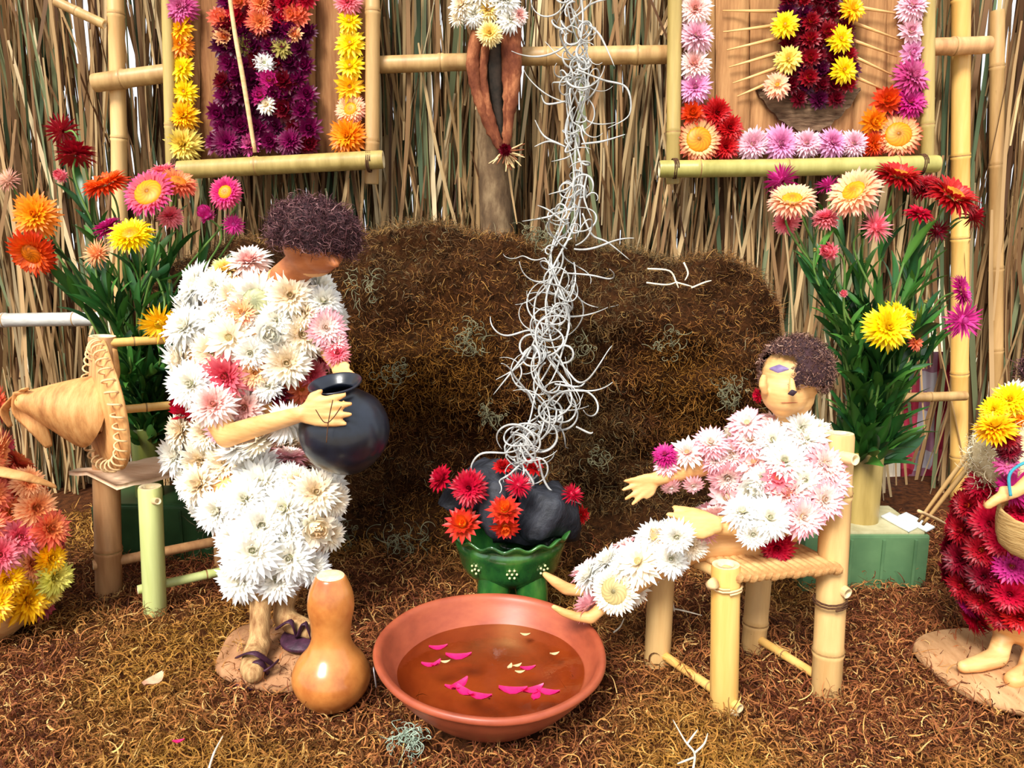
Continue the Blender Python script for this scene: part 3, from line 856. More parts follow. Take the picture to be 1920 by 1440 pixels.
for k in range(150):
    i = int(rg.uniform(0, nf - 1)); w = widths[i] * S(fine[i])
    st_ = fine[i] + Vector((rg.uniform(-.7, .7) * w, rg.uniform(-.5, .3) * w, 0))
    d = Vector((rg.gauss(0, 1), rg.gauss(0, .35), rg.gauss(-.3, .8)))
    g_strand(curly(st_, d, rg.uniform(1.5, 3.2) * w + .045, 22, rg.choice([5.5, 8.5, 11.0]), .5), rg.uniform(.0010, .0017))
# a few long escaping strands as seen
for pts in ([(1060, 420), (1030, 395), (1008, 385)], [(1092, 400), (1110, 440), (1140, 455), (1180, 487)], [(1080, 130), (1130, 150), (1175, 165), (1180, 215), (1140, 240)], [(1040, 560), (1060, 500)],
            [(1100, 330), (1095, 370), (1110, 410)], [(1050, 270), (1020, 255), (1003, 225)], [(1090, 270), (1130, 265), (1172, 252)], [(1060, 275), (1030, 265), (1002, 275)], [(1060, 190), (1025, 195), (1015, 178)],
            [(1010, 620), (980, 680), (930, 712)], [(995, 650), (965, 690), (925, 740)], [(1010, 860), (1020, 900), (1040, 925), (1090, 945)], [(950, 850), (905, 850), (885, 870), (884, 895)], [(1040, 720), (1085, 725), (1100, 712)], [(1080, 800), (1105, 812), (1112, 810)], [(985, 880), (1000, 905), (996, 912)], [(975, 830), (1010, 880), (992, 905)]):
    Yq = np.interp(pts[0][1], [0, 400, 600, 880], [1.2, 1.19, 1.08, .97])
    g_strand(spline([P(a, b, Yq - .01) for a, b in pts], 6), .0015)

# grey moss tufts lying on the bank and ground
GM2 = mat('greenish_moss', (138, 132, 100), (92, 90, 66), .8, 60, bump=0)
GM3 = mat('teal_moss', (190, 206, 186), (140, 160, 136), .8, 60, bump=0)
def tuft(center, size, n, m, label, group=None, flat=None, r=.0009, name='moss_tuft'):
    mb = MB()
    for k in range(n):
        st_ = center + Vector((rg.gauss(0, .4), rg.gauss(0, .15), rg.gauss(0, .35))) * size
        d = Vector((rg.gauss(0, 1), rg.gauss(-.2, .3), rg.gauss(0, .7)))
        V, Fc = tube(curly(st_, d, size * rg.uniform(.7, 1.6), 13, rg.choice([7, 11]), .3), [r * .8, r * .8, r * .4], 3, cap=False); mb.add(V, Fc)
    o = mb.build(name, m); tag(o, label, 'moss tuft', group, kind='stuff'); return o
def on_bank(px, py):
    h, n_, i_, d_ = bank_bvh.ray_cast(CAM, ray(px, py).normalized()); return (h if h else P(px, py, 1.2)) - Vector((0, .025, 0))
for px, py, sz, n, m, lb in ((690, 530, 70, 26, GM2, 'grey-green moss tuft on the bank right of the bent-over figure'), (880, 630, 75, 40, GM2, 'greenish moss tuft on the bank left of the hanging moss'), (745, 690, 60, 26, GM2, 'pale moss tuft on the bank just above the black pot'),
        (1250, 640, 60, 22, GM2, 'pale moss tuft in the middle of the bank right of the hanging moss'), (1360, 730, 70, 36, GM2, 'grey moss tuft on the bank left of the seated figure head'), (920, 770, 70, 30, GM2, 'dim moss tuft on the bank above the charcoal'),
        (1010, 440, 70, 30, GM2, 'pale moss tuft on the top edge of the bank by the hanging moss'), (1120, 850, 60, 24, GM2, 'faint moss tuft on the bank right of the charcoal'), (760, 1010, 100, 40, GM2, 'loose grey moss strands on the dark bank left of the green burner'), (660, 1000, 90, 30, GM2, 'grey moss strands on the bank right of the bent-over figure knees'),
        (540, 690, 50, 18, GM2, 'moss tuft on the bank behind the bent-over figure'), (1090, 640, 60, 18, GM2, 'thin moss strands just right of the hanging moss')):
    c = on_bank(px, py); tuft(c, sz * .55 * S(c), n, m, lb)
c = G(770, 1385, .012); tuft(c, .022, 60, GM3, 'pale teal moss tuft under the front left of the clay bowl', r=.0007)
c = P(395, 990, 1.17); tuft(c, .03, 34, GM2, 'grey moss tuft under the left chair in the shade')
c = P(1470, 1052, .84); tuft(c, .014, 26, GREYM, 'whitish moss tuft on the right chair seat behind the seated figure', r=.0006)

# white twigs
TWIG = mat('white_twig', (236, 226, 206), (196, 182, 154), .7, 80, bump=0)
def twig(lines, Y, r, label, ground=False):
    mb = MB()
    for pts in lines:
        q = [G(a, b, .02) if ground else P(a, b, Y) for a, b in pts]
        V, Fc = tube(spline(q, 5), [r, r, r * .5], 6); mb.add(V, Fc)
    o = mb.build('twig', TWIG); tag(o, label, 'twig')
twig([[(1214, 504), (1255, 508), (1268, 530), (1272, 540)], [(1212, 530), (1250, 534), (1270, 528)], [(1282, 492), (1290, 512), (1284, 526)], [(1296, 540), (1320, 530), (1334, 526)], [(1270, 530), (1300, 538)]], 1.14, .0014, 'branching white twig lying on the upper right of the moss bank')
twig([[(1300, 1440), (1302, 1412), (1285, 1390), (1262, 1350)], [(1288, 1395), (1308, 1368)], [(1302, 1412), (1320, 1395), (1327, 1375)], [(1302, 1420), (1270, 1432)]], .7, .0011, 'forked white twig on the ground in front of the right chair', True)
twig([[(392, 1440), (402, 1410), (418, 1380)]], .7, .0011, 'straight white twig on the ground at the bottom left', True)
twig([[(1258, 1112), (1264, 1145), (1262, 1140)], [(1254, 1140), (1285, 1146), (1316, 1154)]], .9, .0010, 'small crossed white twigs on the ground between the right chair legs')
twig([[(1150, 1186), (1162, 1176), (1170, 1160)]], .88, .0010, 'tiny bent white twig on the ground just right of the clay bowl')

# ================================================================== CLAY BOWL
bowl = thing('clay_bowl', 'wide red clay bowl holding water on the moss in front', 'bowl', (BOWL_C.x, BOWL_C.y, 0))
R = BOWL_R; H0 = .064
axis = Vector((.03, -.03, 1)).normalized()
prof = smooth_prof([(.002, .000), (.055, .000), (.066, .003), (.088, .022), (.106, .042), (R - .004, H0 - .006), (R + .001, H0 - .001), (R - .001, H0 + .004), (R - .007, H0 + .002), (R - .013, H0 - .008), (.094, .036), (.078, .018), (.050, .009), (.001, .007)], 6)
def bw(r, z, a, i): return r * (1 + .008 * math.sin(3 * a + 1) + .004 * math.sin(7 * a)), z
V, Fc = lathe(prof, 96, BOWL_C, axis, wob=bw)
CLAY = mat('terracotta', (170, 86, 54), (128, 58, 36), .42, 14, (1, 1, 2.5), .12, .45, c3=(154, 72, 46), dist=.002)
obj('bowl_body', V, Fc, CLAY, bowl)
water = bpy.data.materials.new('water'); water.use_nodes = True
wt = water.node_tree; wn_ = wt.nodes
tb = wn_.new('ShaderNodeBsdfTransparent'); tb.inputs[0].default_value = lin4((246, 228, 186))
gl = wn_.new('ShaderNodeBsdfGlossy'); gl.inputs['Roughness'].default_value = .03
fr = wn_.new('ShaderNodeFresnel'); fr.inputs['IOR'].default_value = 1.33
wx = wn_.new('ShaderNodeMixShader'); wbp = wn_.new('ShaderNodeBump'); wnz = wn_.new('ShaderNodeTexNoise'); wnz.inputs['Scale'].default_value = 40; wbp.inputs['Strength'].default_value = .08; wbp.inputs['Distance'].default_value = .002
wt.links.new(wnz.outputs['Fac'], wbp.inputs['Height']); wt.links.new(wbp.outputs[0], gl.inputs['Normal'])
wt.links.new(fr.outputs[0], wx.inputs[0]); wt.links.new(tb.outputs[0], wx.inputs[1]); wt.links.new(gl.outputs[0], wx.inputs[2]); wt.links.new(wx.outputs[0], wn_['Material Output'].inputs['Surface'])
WZ = .043
Vw, Fw = lathe([(.00005, WZ), (.03, WZ), (.07, WZ), (.1005, WZ)], 64, BOWL_C, (0, 0, 1), close_bottom=False)
wo = obj('water', Vw, [tuple(reversed(f)) for f in Fw], water); tag(wo, 'clear water filling the red clay bowl', 'water')
hole = spline([G(897, 1178, .055), G(897, 1186, .052)], 2)
V, Fc = tube([P(897, 1180, .872), P(897, 1194, .869)], [.0035, .0025], 8); obj('drain_nick', V, Fc, mat('dark_nick', (96, 54, 40), (60, 34, 26), .8, 80), bowl)
M = frame_from((1, 0.2, 0.1)); pts = [P(703, 1270, .74) + (M @ Vector((math.cos(a) * .005, math.sin(a) * .011, 0))) for a in np.linspace(0, 6.28, 22)]
V, Fc = tube(pts, .0007, 6, cap=False); obj('wire_loop', V, Fc, mat('wire', (200, 200, 205), (160, 160, 165), .3, 50, bump=0, metallic=.8), bowl)

PETALP = mat('pink_petal', (236, 30, 110), (206, 14, 84), .4, 60, bump=0, spec=.4)
def fpetal(px, py, L, ang, label, curl=.6, m=PETALP, W=.46, name='petal', z=None, grp='pink petals floating in the clay bowl'):
    c = G(px, py, WZ + .0012 if z is None else z); s = S(c); L *= s * 1.35
    V = []; Fc = []
    for i in range(6):
        t_ = i / 5; w = W * L * math.sin(math.pi * (.12 + .84 * t_)) * .5
        for j in (-1, 0, 1): V.append(Vector((L * (t_ - .5), j * w, (.10 * L * abs(j) + curl * L * (t_ - .5) ** 2))))
    for i in range(5):
        for j in range(2): q = i * 3 + j; Fc.append((q, q + 1, q + 4, q + 3))
    k = len(V); V += [v + Vector((0, 0, .0004)) for v in V]; Fc += [tuple(reversed([a + k for a in f])) for f in Fc[:]]
    M = Matrix.Translation(c) @ Matrix.Rotation(ang, 4, 'Z')
    o = obj(name, [M @ v for v in V], Fc, m); tag(o, label, 'petal', grp)
for k, (px, py, L, a, lb) in enumerate([(822, 1218, 26, .2, 'pink petal floating farthest back left in the bowl'), (860, 1236, 36, .1, 'long pink petal floating back left of the bowl centre'), (806, 1250, 24, .0, 'pink petal floating nearest the left wall of the bowl'),
        (818, 1247, 20, 1.0, 'small pink petal touching the leftmost floating petal'), (990, 1256, 22, .2, 'single pink petal floating on the right side of the bowl'), (862, 1288, 34, .9, 'upright pink petal at the back of the front left cluster'), (850, 1292, 24, 0, 'pink petal at the left of the front left cluster'),
        (872, 1302, 34, -.7, 'pink petal in the middle of the front left cluster'), (900, 1310, 34, -.2, 'pink petal at the right tip of the front left cluster'), (962, 1300, 40, .0, 'pink petal at the left end of the front right row'), (1000, 1298, 34, .5, 'pink petal in the middle of the front right row'),
        (1005, 1308, 28, 1.3, 'pink petal pointing to the viewer in the front right row'), (1028, 1302, 32, -.2, 'pink petal at the right end of the front right row')]):
    fpetal(px, py, L, a, lb)
for px, py, a, w_ in ((835, 1243, .2, 'beside the leftmost pink petals'), (970, 1250, .5, 'just left of the single pink petal'), (975, 1262, .1, 'left below the single pink petal'), (956, 1252, 1.2, 'in the middle of the water'), (1040, 1228, .3, 'nearest the right wall'), (985, 1192, 0, 'at the back edge of the water')):
    fpetal(px, py, 14, a, 'small yellowish seed husk floating in the bowl, ' + w_, m=WOODP, name='seed_husk', grp='seed husks floating in the bowl')
fpetal(335, 1392, 16, .3, 'tiny red petal lying on the moss at the bottom left', z=.022, grp=None)
fpetal(289, 1280, 34, 1.2, 'dry pinkish leaf scrap on the moss below the left chair', z=.022, grp=None, m=mat('dry_scrap', (226, 176, 142), (190, 136, 104), .7, 60), W=.7, name='leaf_scrap')

# ================================================================== GOURD
gc = G(622, 1318); gs = .57e-3 * 1.02
gprof = smooth_prof([(.002, .000), (.022, .001), (.037, .017), (.0415, .033), (.036, .049), (.0255, .063), (.0205, .077), (.0215, .094), (.0242, .112), (.0225, .128), (.0175, .141), (.0150, .1455), (.0125, .146), (.0120, .140), (.0115, .134), (.001, .133)], 6)
ga = Vector((.035, 0, 1)).normalized()
V, Fc = lathe(gprof, 48, gc, ga)
k = len(smooth_prof([(0, 0)] * 2, 6))
GOURD = mat('gourd_skin', (206, 138, 72), (158, 86, 38), .28, 22, (1, 1, .8), .05, .5, coat=.35, c3=(192, 120, 58))
g = obj('gourd', V, Fc, GOURD); tag(g, 'orange-brown bottle gourd standing left of the clay bowl', 'gourd')
M = frame_from(ga); M.translation = gc
rimV, rimF = lathe([(.0149, .1452), (.0138, .1468), (.0060, .1466), (.0001, .1462)], 32, gc, ga, close_bottom=False)
obj('cut_rim', rimV, rimF, CUT, g)

# ================================================================== GREEN BURNER
BY = .985
bc = P(950, 1128, BY); bs = S(P(955, 1050, BY))
burner = thing('clay_burner', 'green glazed three-legged clay burner behind the clay bowl', 'burner', bc)
GLAZE = mat('green_glaze', (64, 116, 44), (20, 58, 30), .2, 26, (1, 1, .6), .25, .6, coat=.7, c3=(38, 88, 36), dist=.003)
rc = P(957, 992, BY)
zb = P(957, 1085, BY).z; hb = rc.z - zb
rR = 108 * bs
pr = smooth_prof([(.003, -hb), (.036, -hb * .97), (.060, -hb * .74), (rR * .90, -hb * .42), (rR * .95, -hb * .22), (rR * .93, -.006), (rR * 1.04, .000), (rR * 1.03, .004), (rR * .92, -.002), (rR * .86, -hb * .3), (.05, -hb * .7), (.002, -hb * .8)], 5)
def bwob(r, z, a, i):
    top = max(0, min(1, (z + .012) / .012)) * (1 if r > rR * .9 else 0)
    return r * (1 + .014 * top * math.sin(a * 16)), z + top * .0032 * math.sin(a * 16)
V, Fc = lathe(pr, 128, (rc.x, rc.y, rc.z), (0, 0, 1), wob=bwob)
obj('burner_body', V, Fc, GLAZE, burner)
for a in (-2.05, -.95, 1.57):
    r0 = .045
    topP = Vector((rc.x + math.cos(a) * .040, rc.y + math.sin(a) * .040, zb + .026)); botP = Vector((rc.x + math.cos(a) * .060, rc.y + math.sin(a) * .058, -.004))
    V, Fc = tube(spline([topP + Vector((0, 0, .012)), topP.lerp(botP, .35), topP.lerp(botP, .75), botP], 5), [.021, .021, .0160, .018], 20)
    obj('leg', V, Fc, GLAZE, burner)
DOT = mat('cream_dot', (226, 224, 170), (190, 190, 130), .3, 60, bump=0)
for a0, cnt in ((-1.57 + .03, 7), (-2.25, 6), (-.93, 6)):
    mb = MB()
    for k in range(cnt):
        q = 2 * math.pi * k / (cnt - 1); da, dz = (0, 0) if k == cnt - 1 else (math.cos(q) * .085, math.sin(q) * .0055)
        a = a0 + da; zz = rc.z - hb * .46 + dz; rr_ = rR * (.92) + .0004
        bm = bmesh.new(); bmesh.ops.create_icosphere(bm, subdivisions=1, radius=.0018, matrix=Matrix.Translation((rc.x + math.cos(a) * rr_, rc.y + math.sin(a) * rr_, zz)))
        bm.verts.index_update(); mb.add([v.co.copy() for v in bm.verts], [tuple(v.index for v in f.verts) for f in bm.faces]); bm.free()
    mb.build('painted_rosette', DOT, burner)
# charcoal lumps
COALM = mat('charcoal', (52, 54, 62), (20, 21, 26), .6, 40, (1, 3, 1), .7, .3)
def lump(px, py, Y, w, h, rot, seed, label):
    c = P(px, py, Y); s = S(c)
    bm = bmesh.new(); bmesh.ops.create_cube(bm, size=2)
    bmesh.ops.bevel(bm, geom=bm.edges[:], offset=.35, segments=1, affect='EDGES')
    bmesh.ops.subdivide_edges(bm, edges=bm.edges[:], cuts=2, use_grid_fill=True)
    M = Matrix.Translation(c) @ Matrix.Rotation(rot, 4, 'Y') @ Matrix.Rotation(seed * .7, 4, 'Z') @ Matrix.Diagonal((w * s / 2, w * s / 2.4, h * s / 2, 1))
    for v in bm.verts:
        n_ = noise.noise(v.co * .9 + Vector((seed * 3.1, 0, 0))); v.co *= 1 + .42 * n_ + .06 * noise.noise(v.co * 5)
        v.co.x *= 1 - .18 * v.co.z
    bm.verts.index_update()
    V = [M @ v.co for v in bm.verts]; Fc = [tuple(v.index for v in f.verts) for f in bm.faces]; bm.free()
    o = obj('charcoal_lump', V, Fc, COALM); tag(o, label, 'charcoal')
lump(1030, 958, .975, 100, 92, .35, 1, 'largest rounded charcoal lump at the right of the burner')
lump(928, 950, .955, 66, 96, .15, 2, 'upright charcoal lump at the front middle of the burner')
lump(908, 905, 1.02, 100, 70, -.3, 3, 'charcoal lump at the back left of the burner')
lump(965, 905, 1.03, 80, 66, .2, 4, 'charcoal lump at the back middle of the burner')
lump(868, 930, 1.0, 60, 50, .2, 5, 'small charcoal lump at the left edge of the burner')
lump(985, 985, 1.0, 120, 40, 0, 6, 'flat charcoal lump low in the middle of the burner')
def loose(px, py, Y, size, pal, kind, nrm, label):
    p = P(px, py, Y); o = flower(None, p, face_dir(*nrm), size * .57 * S(p), pal, kind, name='strawflower'); tag(o, label, 'flower')
loose(828, 898, .96, 52, 'crimson', 'tight', (-.6, .4, .6), 'crimson strawflower leftmost among the charcoal of the burner')
loose(880, 914, .93, 66, 'crimson', 'full', (-.1, .1, 1), 'large crimson strawflower on the upper left charcoal of the burner')
loose(868, 984, .925, 66, 'flame', 'tight', (-.1, .5, .8), 'orange-red closed strawflower at the left rim of the burner')
loose(946, 958, .905, 60, 'flame', 'tight', (0, .7, .7), 'upper orange-red strawflower on the front charcoal of the burner')
loose(948, 985, .90, 54, 'flame', 'tight', (0, -.6, .8), 'lower orange-red strawflower hanging over the front rim of the burner')
loose(972, 912, .93, 52, 'crimson', 'spiky', (.1, .6, .7), 'crimson strawflower at the top middle between the charcoal lumps')
loose(942, 876, .985, 36, 'red', 'tight', (0, .8, .6), 'small red strawflower on top of the back charcoal under the grey moss')
loose(1000, 876, .985, 40, 'red', 'tight', (.2, .8, .6), 'red strawflower behind the moss end above the back charcoal')
loose(1072, 928, .955, 44, 'crimson', 'spiky', (.5, .7, .5), 'spiky crimson strawflower on the right shoulder of the largest charcoal')
loose(1090, 965, .985, 34, 'red', 'tight', (.9, .2, .5), 'dark red strawflower at the far right edge of the burner')

# ================================================================== CHAIRS
def chair_pole(t, name, a, b, r, m, nodes, seed, cut=True): return bamboo(name, a, b, r, m, t, nodes, seed=seed)
# right chair
rch = thing('bamboo_chair', 'small yellow bamboo chair the seated figure sits on, right side', 'chair', (.26, .83, 0))
fl_ = G(1358, 1328); fr_ = G(1232, 1238); bn = G(1549, 1304); bfp = G(1412, 1215)
zt = P(1360, 1056, fl_.y).z
leg = lambda nm, base, top, r, m, nd, sd_: bamboo(nm, (base.x, base.y, -.012), top, r, m, rch, nd, seed=sd_)
topn = P(1361, 1058, fl_.y); leg('leg', fl_, topn, .0148, BAMBOO_Y, 0, 11)
topf = Vector((fr_.x + .002, fr_.y, zt)); leg('leg', fr_, topf, .0155, BAMBOO, 0, 12)
topb = P(1573, 812, bn.y + .02); leg('back_post', bn, topb, .0158, BAMBOO, 2, 13)
topbf = Vector((bfp.x + .008, bfp.y + .01, .235)); leg('back_post', bfp, topbf, .0145, BAMBOO, 2, 14)
def bar(t, nm, a, b, r, m, sd_, nodes=1): return bamboo(nm, a, b, r, m, t, nodes, seed=sd_)
seatz = zt - .012
def upx(v, z): return Vector((v.x, v.y, z))
d1 = (fl_ - fr_).normalized()
bar(rch, 'rung', upx(fr_, .012) - d1 * .006, upx(fl_, .012) + d1 * .022, .0052, BAMBOO_Y, 15)
d2 = (bn - bfp).normalized()
bar(rch, 'rung', upx(bfp, .016) - d2 * .01, upx(bn, .016) + d2 * .008, .0050, BAMBOO_Y, 16)
ab = topb + Vector((.0, .0, -.022)); bar(rch, 'back_rail', Vector((topbf.x - .005, topbf.y, ab.z - .01)), P(1604, 862, bn.y - .012), .0062, WOODP, 17)
bar(rch, 'back_rail', Vector((bfp.x + .004, bfp.y + .004, seatz - .012)), P(1590, 1113, bn.y - .008), .0062, WOODP, 18)
bar(rch, 'seat_rail', upx(fr_, seatz - .006) - d1 * .012, upx(fl_, seatz - .006) + d1 * .004, .006, BAMBOO, 19)
# woven seat: strands laid side by side, rope-like edge
SEATM = mat('straw_seat', (226, 184, 122), (156, 106, 60), .75, 60, (1, 1, 1), .5, .2, c3=(200, 152, 96))
n = 15
for k in range(n):
    t_ = (k + .5) / n
    a = upx(fl_.lerp(bn, t_), seatz) + Vector((0, -.010, .002)); b = upx(fr_.lerp(bfp, t_), seatz) + Vector((0, .010, .002))
    a = a + Vector((0, 0, .001 * math.sin(k * 2.1)))
    V, Fc = tube(spline([a + Vector((0, .003, -.006)), a, a.lerp(b, .35) + Vector((0, 0, .001)), a.lerp(b, .7), b], 4), [.0048, .0053, .005, .005, .0045], 8, flat=.75)
    obj('seat_strand', V, Fc, SEATM, rch)
wrap(P(1361, 1098, fl_.y - .002), (0, 0, 1), .0160, 2, .0012, .003, WOODP, rch, 'twine_tie')
V, Fc = tube([P(1340, 1093, fl_.y - .017), P(1330, 1098, fl_.y - .012)], [.006, .005], 10); obj('peg', V, Fc, WOODP, rch)
wrap(P(1556, 1126, bn.y), (0, 0, 1), .0170, 2.5, .0012, .003, TWINE, rch, 'twine_tie')
V, Fc = tube([G(1370, 1330, .004), G(1386, 1332, .006)], [.007, .006], 10); obj('rung_end', V, Fc, CUT, rch)

# left chair
lch = thing('bamboo_chair', 'bamboo chair with a bark seat the bent-over figure sits on, left side', 'chair', (-.46, 1.05, 0))
BLp = G(203, 1104); FLp = G(290, 1142); Wv = Vector((.125, .075, 0))
zs = P(282, 914, FLp.y).z
bamboo('back_post', (BLp.x, BLp.y, -.012), P(192, 630, BLp.y), .0175, BAMBOO_D, lch, 2, seed=21)
bamboo('leg', (FLp.x, FLp.y, -.012), P(281, 912, FLp.y), .0148, BAMBOO_LG, lch, 0, seed=22)
BRp = BLp + Wv * 1.1; FRp = FLp + Wv * 1.1
bamboo('back_post', (BRp.x, BRp.y, -.012), (BRp.x, BRp.y, P(192, 650, BLp.y).z), .0165, BAMBOO_D, lch, 2, seed=23)
bamboo('leg', (FRp.x, FRp.y, -.012), (FRp.x, FRp.y, zs), .0145, BAMBOO_D, lch, 1, seed=24)
for (pa, zz, sd_, m) in (((206, 643), 0, 25, BAMBOO_Y), ((212, 769), 0, 26, BAMBOO_Y)):
    a = P(pa[0], pa[1], BLp.y - .004); b = a + Vector((Wv.x * 1.15, Wv.y * 1.15, -.002)); bar(lch, 'back_rail', a - Wv * .08, b, .0058, m, sd_, 2)
a = G(258, 1106, .026); b = a + Vector((.135, .085, 0)); bar(lch, 'rung', a, b, .0062, BAMBOO_LG, 27, 1)
a = P(174, 1060, BLp.y - .012); bar(lch, 'rung', a, a + Vector((.15, .095, 0)), .0070, BAMBOO_D, 28, 1)
bar(lch, 'seat_rail', P(283, 938, FLp.y - .002), P(296, 940, FLp.y - .02), .0045, WOODP, 29, 0)
# bark seat: thick curved husk slab
V = []; Fc = []
n1, n2 = 16, 6
for i in range(n1):
    for j in range(n2):
        t_, s_ = i / (n1 - 1), j / (n2 - 1)
        p = upx(BLp, zs) + Vector((-.040, .004, .002)) + (Wv * 1.25) * t_ + (FLp - BLp) * (s_ * 1.05) * (1 - .15 * math.sin(t_ * 3))
        p.z += .006 * math.sin(s_ * math.pi) + .004 * noise.noise(Vector((t_ * 6, s_ * 4, 0))) + .004 * t_
        if j in (0, n2 - 1): p += (FLp - BLp) * .04 * noise.noise(Vector((i * 1.7, j, 3)))
        V.append(p)
for i in range(n1 - 1):
    for j in range(n2 - 1): q = i * n2 + j; Fc.append((q, q + 1, q + n2 + 1, q + n2))
k = len(V); V += [v - Vector((0, 0, .006)) for v in V]; Fc += [tuple(reversed([a + k for a in f])) for f in Fc[:]]
for i in range(n1 - 1):
    for j in (0, n2 - 1): q = i * n2 + j; Fc.append((q, q + n2, q + n2 + k, q + k))
for j in range(n2 - 1):
    for i in (0, n1 - 1): q = i * n2 + j; Fc.append((q, q + 1, q + 1 + k, q + k))
obj('seat', V, Fc, mat('husk_seat', (246, 212, 176), (222, 176, 136), .75, 20, (1, 5, 1), .4, .2), lch)

# ================================================================== GREEN BLOCKS AND VASES
GB = mat('green_block', (96, 130, 88), (70, 104, 70), .35, 12, (1, 1, 1), .05, .5)
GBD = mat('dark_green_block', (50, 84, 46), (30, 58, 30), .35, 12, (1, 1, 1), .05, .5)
STONE = mat('pale_top', (198, 190, 150), (160, 150, 110), .5, 30)
def block(px0, px1, pyt, pyb, Y, dep, m, label, top_m):
    a = P(px0, pyb, Y); b = P(px1, pyb, Y); zt_ = P(px0, pyt, Y).z
    cx = (a.x + b.x) / 2; hw = (b.x - a.x) / 2; z0 = -.01
    t = thing('planter_block', label, 'planter', (cx, Y + dep / 2, 0))
    V, Fc = boxv((cx, Y + dep / 2, (zt_ + z0) / 2), (hw, 0, 0), (0, dep / 2, 0), (0, 0, (zt_ - z0) / 2), .004); obj('body', V, Fc, m, t, smooth=False)
    V, Fc = boxv((cx, Y + dep / 2, zt_ + .0005), (hw - .006, 0, 0), (0, dep / 2 - .005, 0), (0, 0, .0025), .001); obj('top_plate', V, Fc, top_m, t, smooth=False)
    for k in range(4):
        x = cx - hw + .02 + (2 * hw - .04) * k / 3
        V, Fc = boxv((x, Y - .0005, (zt_ + z0) / 2), (.002, 0, 0), (0, .0022, 0), (0, 0, (zt_ - z0) / 2 - .006), .0008); obj('rib', V, Fc, m, t, smooth=False)
    return t, zt_
GLINT = mat('highlight_white', (236, 240, 240), (206, 214, 214), .15, 30, bump=.4, spec=.8)  # glossy white for the painted highlights on the right block
b2, z2 = block(1506, 1738, 1004, 1070, 1.06, .12, GB, 'pale green plastic planter block under the right bamboo vase', STONE)
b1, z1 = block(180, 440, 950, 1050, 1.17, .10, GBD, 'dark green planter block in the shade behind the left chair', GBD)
for px in (1684, 1716):  # added white strips standing for shiny highlights on the block top
    c = P(px, 992, 1.10); c.z = z2 + .005
    V, Fc = boxv(c, (.010, .008, 0), (-.006, .03, 0), (0, 0, .0016), .001)
    o = obj('highlight_strip', V, Fc, GLINT); tag(o, 'white strip standing for a shiny highlight on the right planter block, ' + ('the left one' if px < 1700 else 'the right one'), 'highlight strip', 'highlight strips on the right planter block')
def vase(px, pyt, pyb, Y, wpx, m, label):
    a = P(px, pyb, Y); b = P(px, pyt, Y); a.x = b.x
    r = wpx / 2 * S(b)
    V, Fc = lathe([(.001, 0), (r * .98, 0), (r, .003), (r * 1.0, (b - a).length - .002), (r * .97, (b - a).length), (r * .80, (b - a).length), (r * .78, (b - a).length - .03), (.001, (b - a).length - .031)], 32, (a.x, Y, a.z), (0, 0, 1))
    o = obj('bamboo_vase', V, Fc, m); tag(o, label, 'vase'); return Vector((b.x, Y, b.z))
m2 = vase(1624, 845, 990, 1.115, 64, BAMBOO_O, 'yellow-green bamboo vase of the right bouquet'); 
m1 = vase(270, 800, 930, 1.215, 50, mat('bamboo_dark_olive', (112, 118, 50), (76, 88, 36), .4, 14, (3, 3, .35), .15, .4), 'dark olive bamboo vase of the left bouquet behind the chair')  # vase in plain dark olive bamboo colour

# ---- bouquets
def leaf_mesh(seed, L=1.0, W=.145):
    r_ = random.Random(seed); V = []; Fc = []; Cc = []; n = 7; base = np.array(lin(r_.choice([(54, 104, 38), (38, 84, 34), (72, 120, 46), (30, 68, 34)])))
    bend = r_.uniform(.3, 1.3); x = z = 0; ang = r_.uniform(.0, .3); tw = r_.uniform(-.5, .5)
    for i in range(n):
        t_ = i / (n - 1); w = W * (math.sin(math.pi * min(1, t_ * .92 + .08)) ** .8) * (1 if t_ < 1 else 0) * .5 + .004
        for j, cc in ((-1, 1.0), (0, 1.35), (1, .9)):
            V.append(Vector((x, j * w, z + abs(j) * w * .35 + tw * j * w * t_))); Cc.append(np.clip(base * cc, 0, 1))
        ang += -bend / n * t_ * 1.4; x += math.cos(ang) * L / (n - 1); z += math.sin(ang) * L / (n - 1)
    for i in range(n - 1):
        for j in range(2): q = i * 3 + j; Fc.append((q, q + 1, q + 4, q + 3))
    return raw_mesh('leaf', V, Fc, LEAF, Cc)
LEAVES = [leaf_mesh(k) for k in range(10)]
STEMM = mat('green_stem', (110, 140, 66), (70, 104, 44), .5, 40, (1, 1, .3), bump=0)
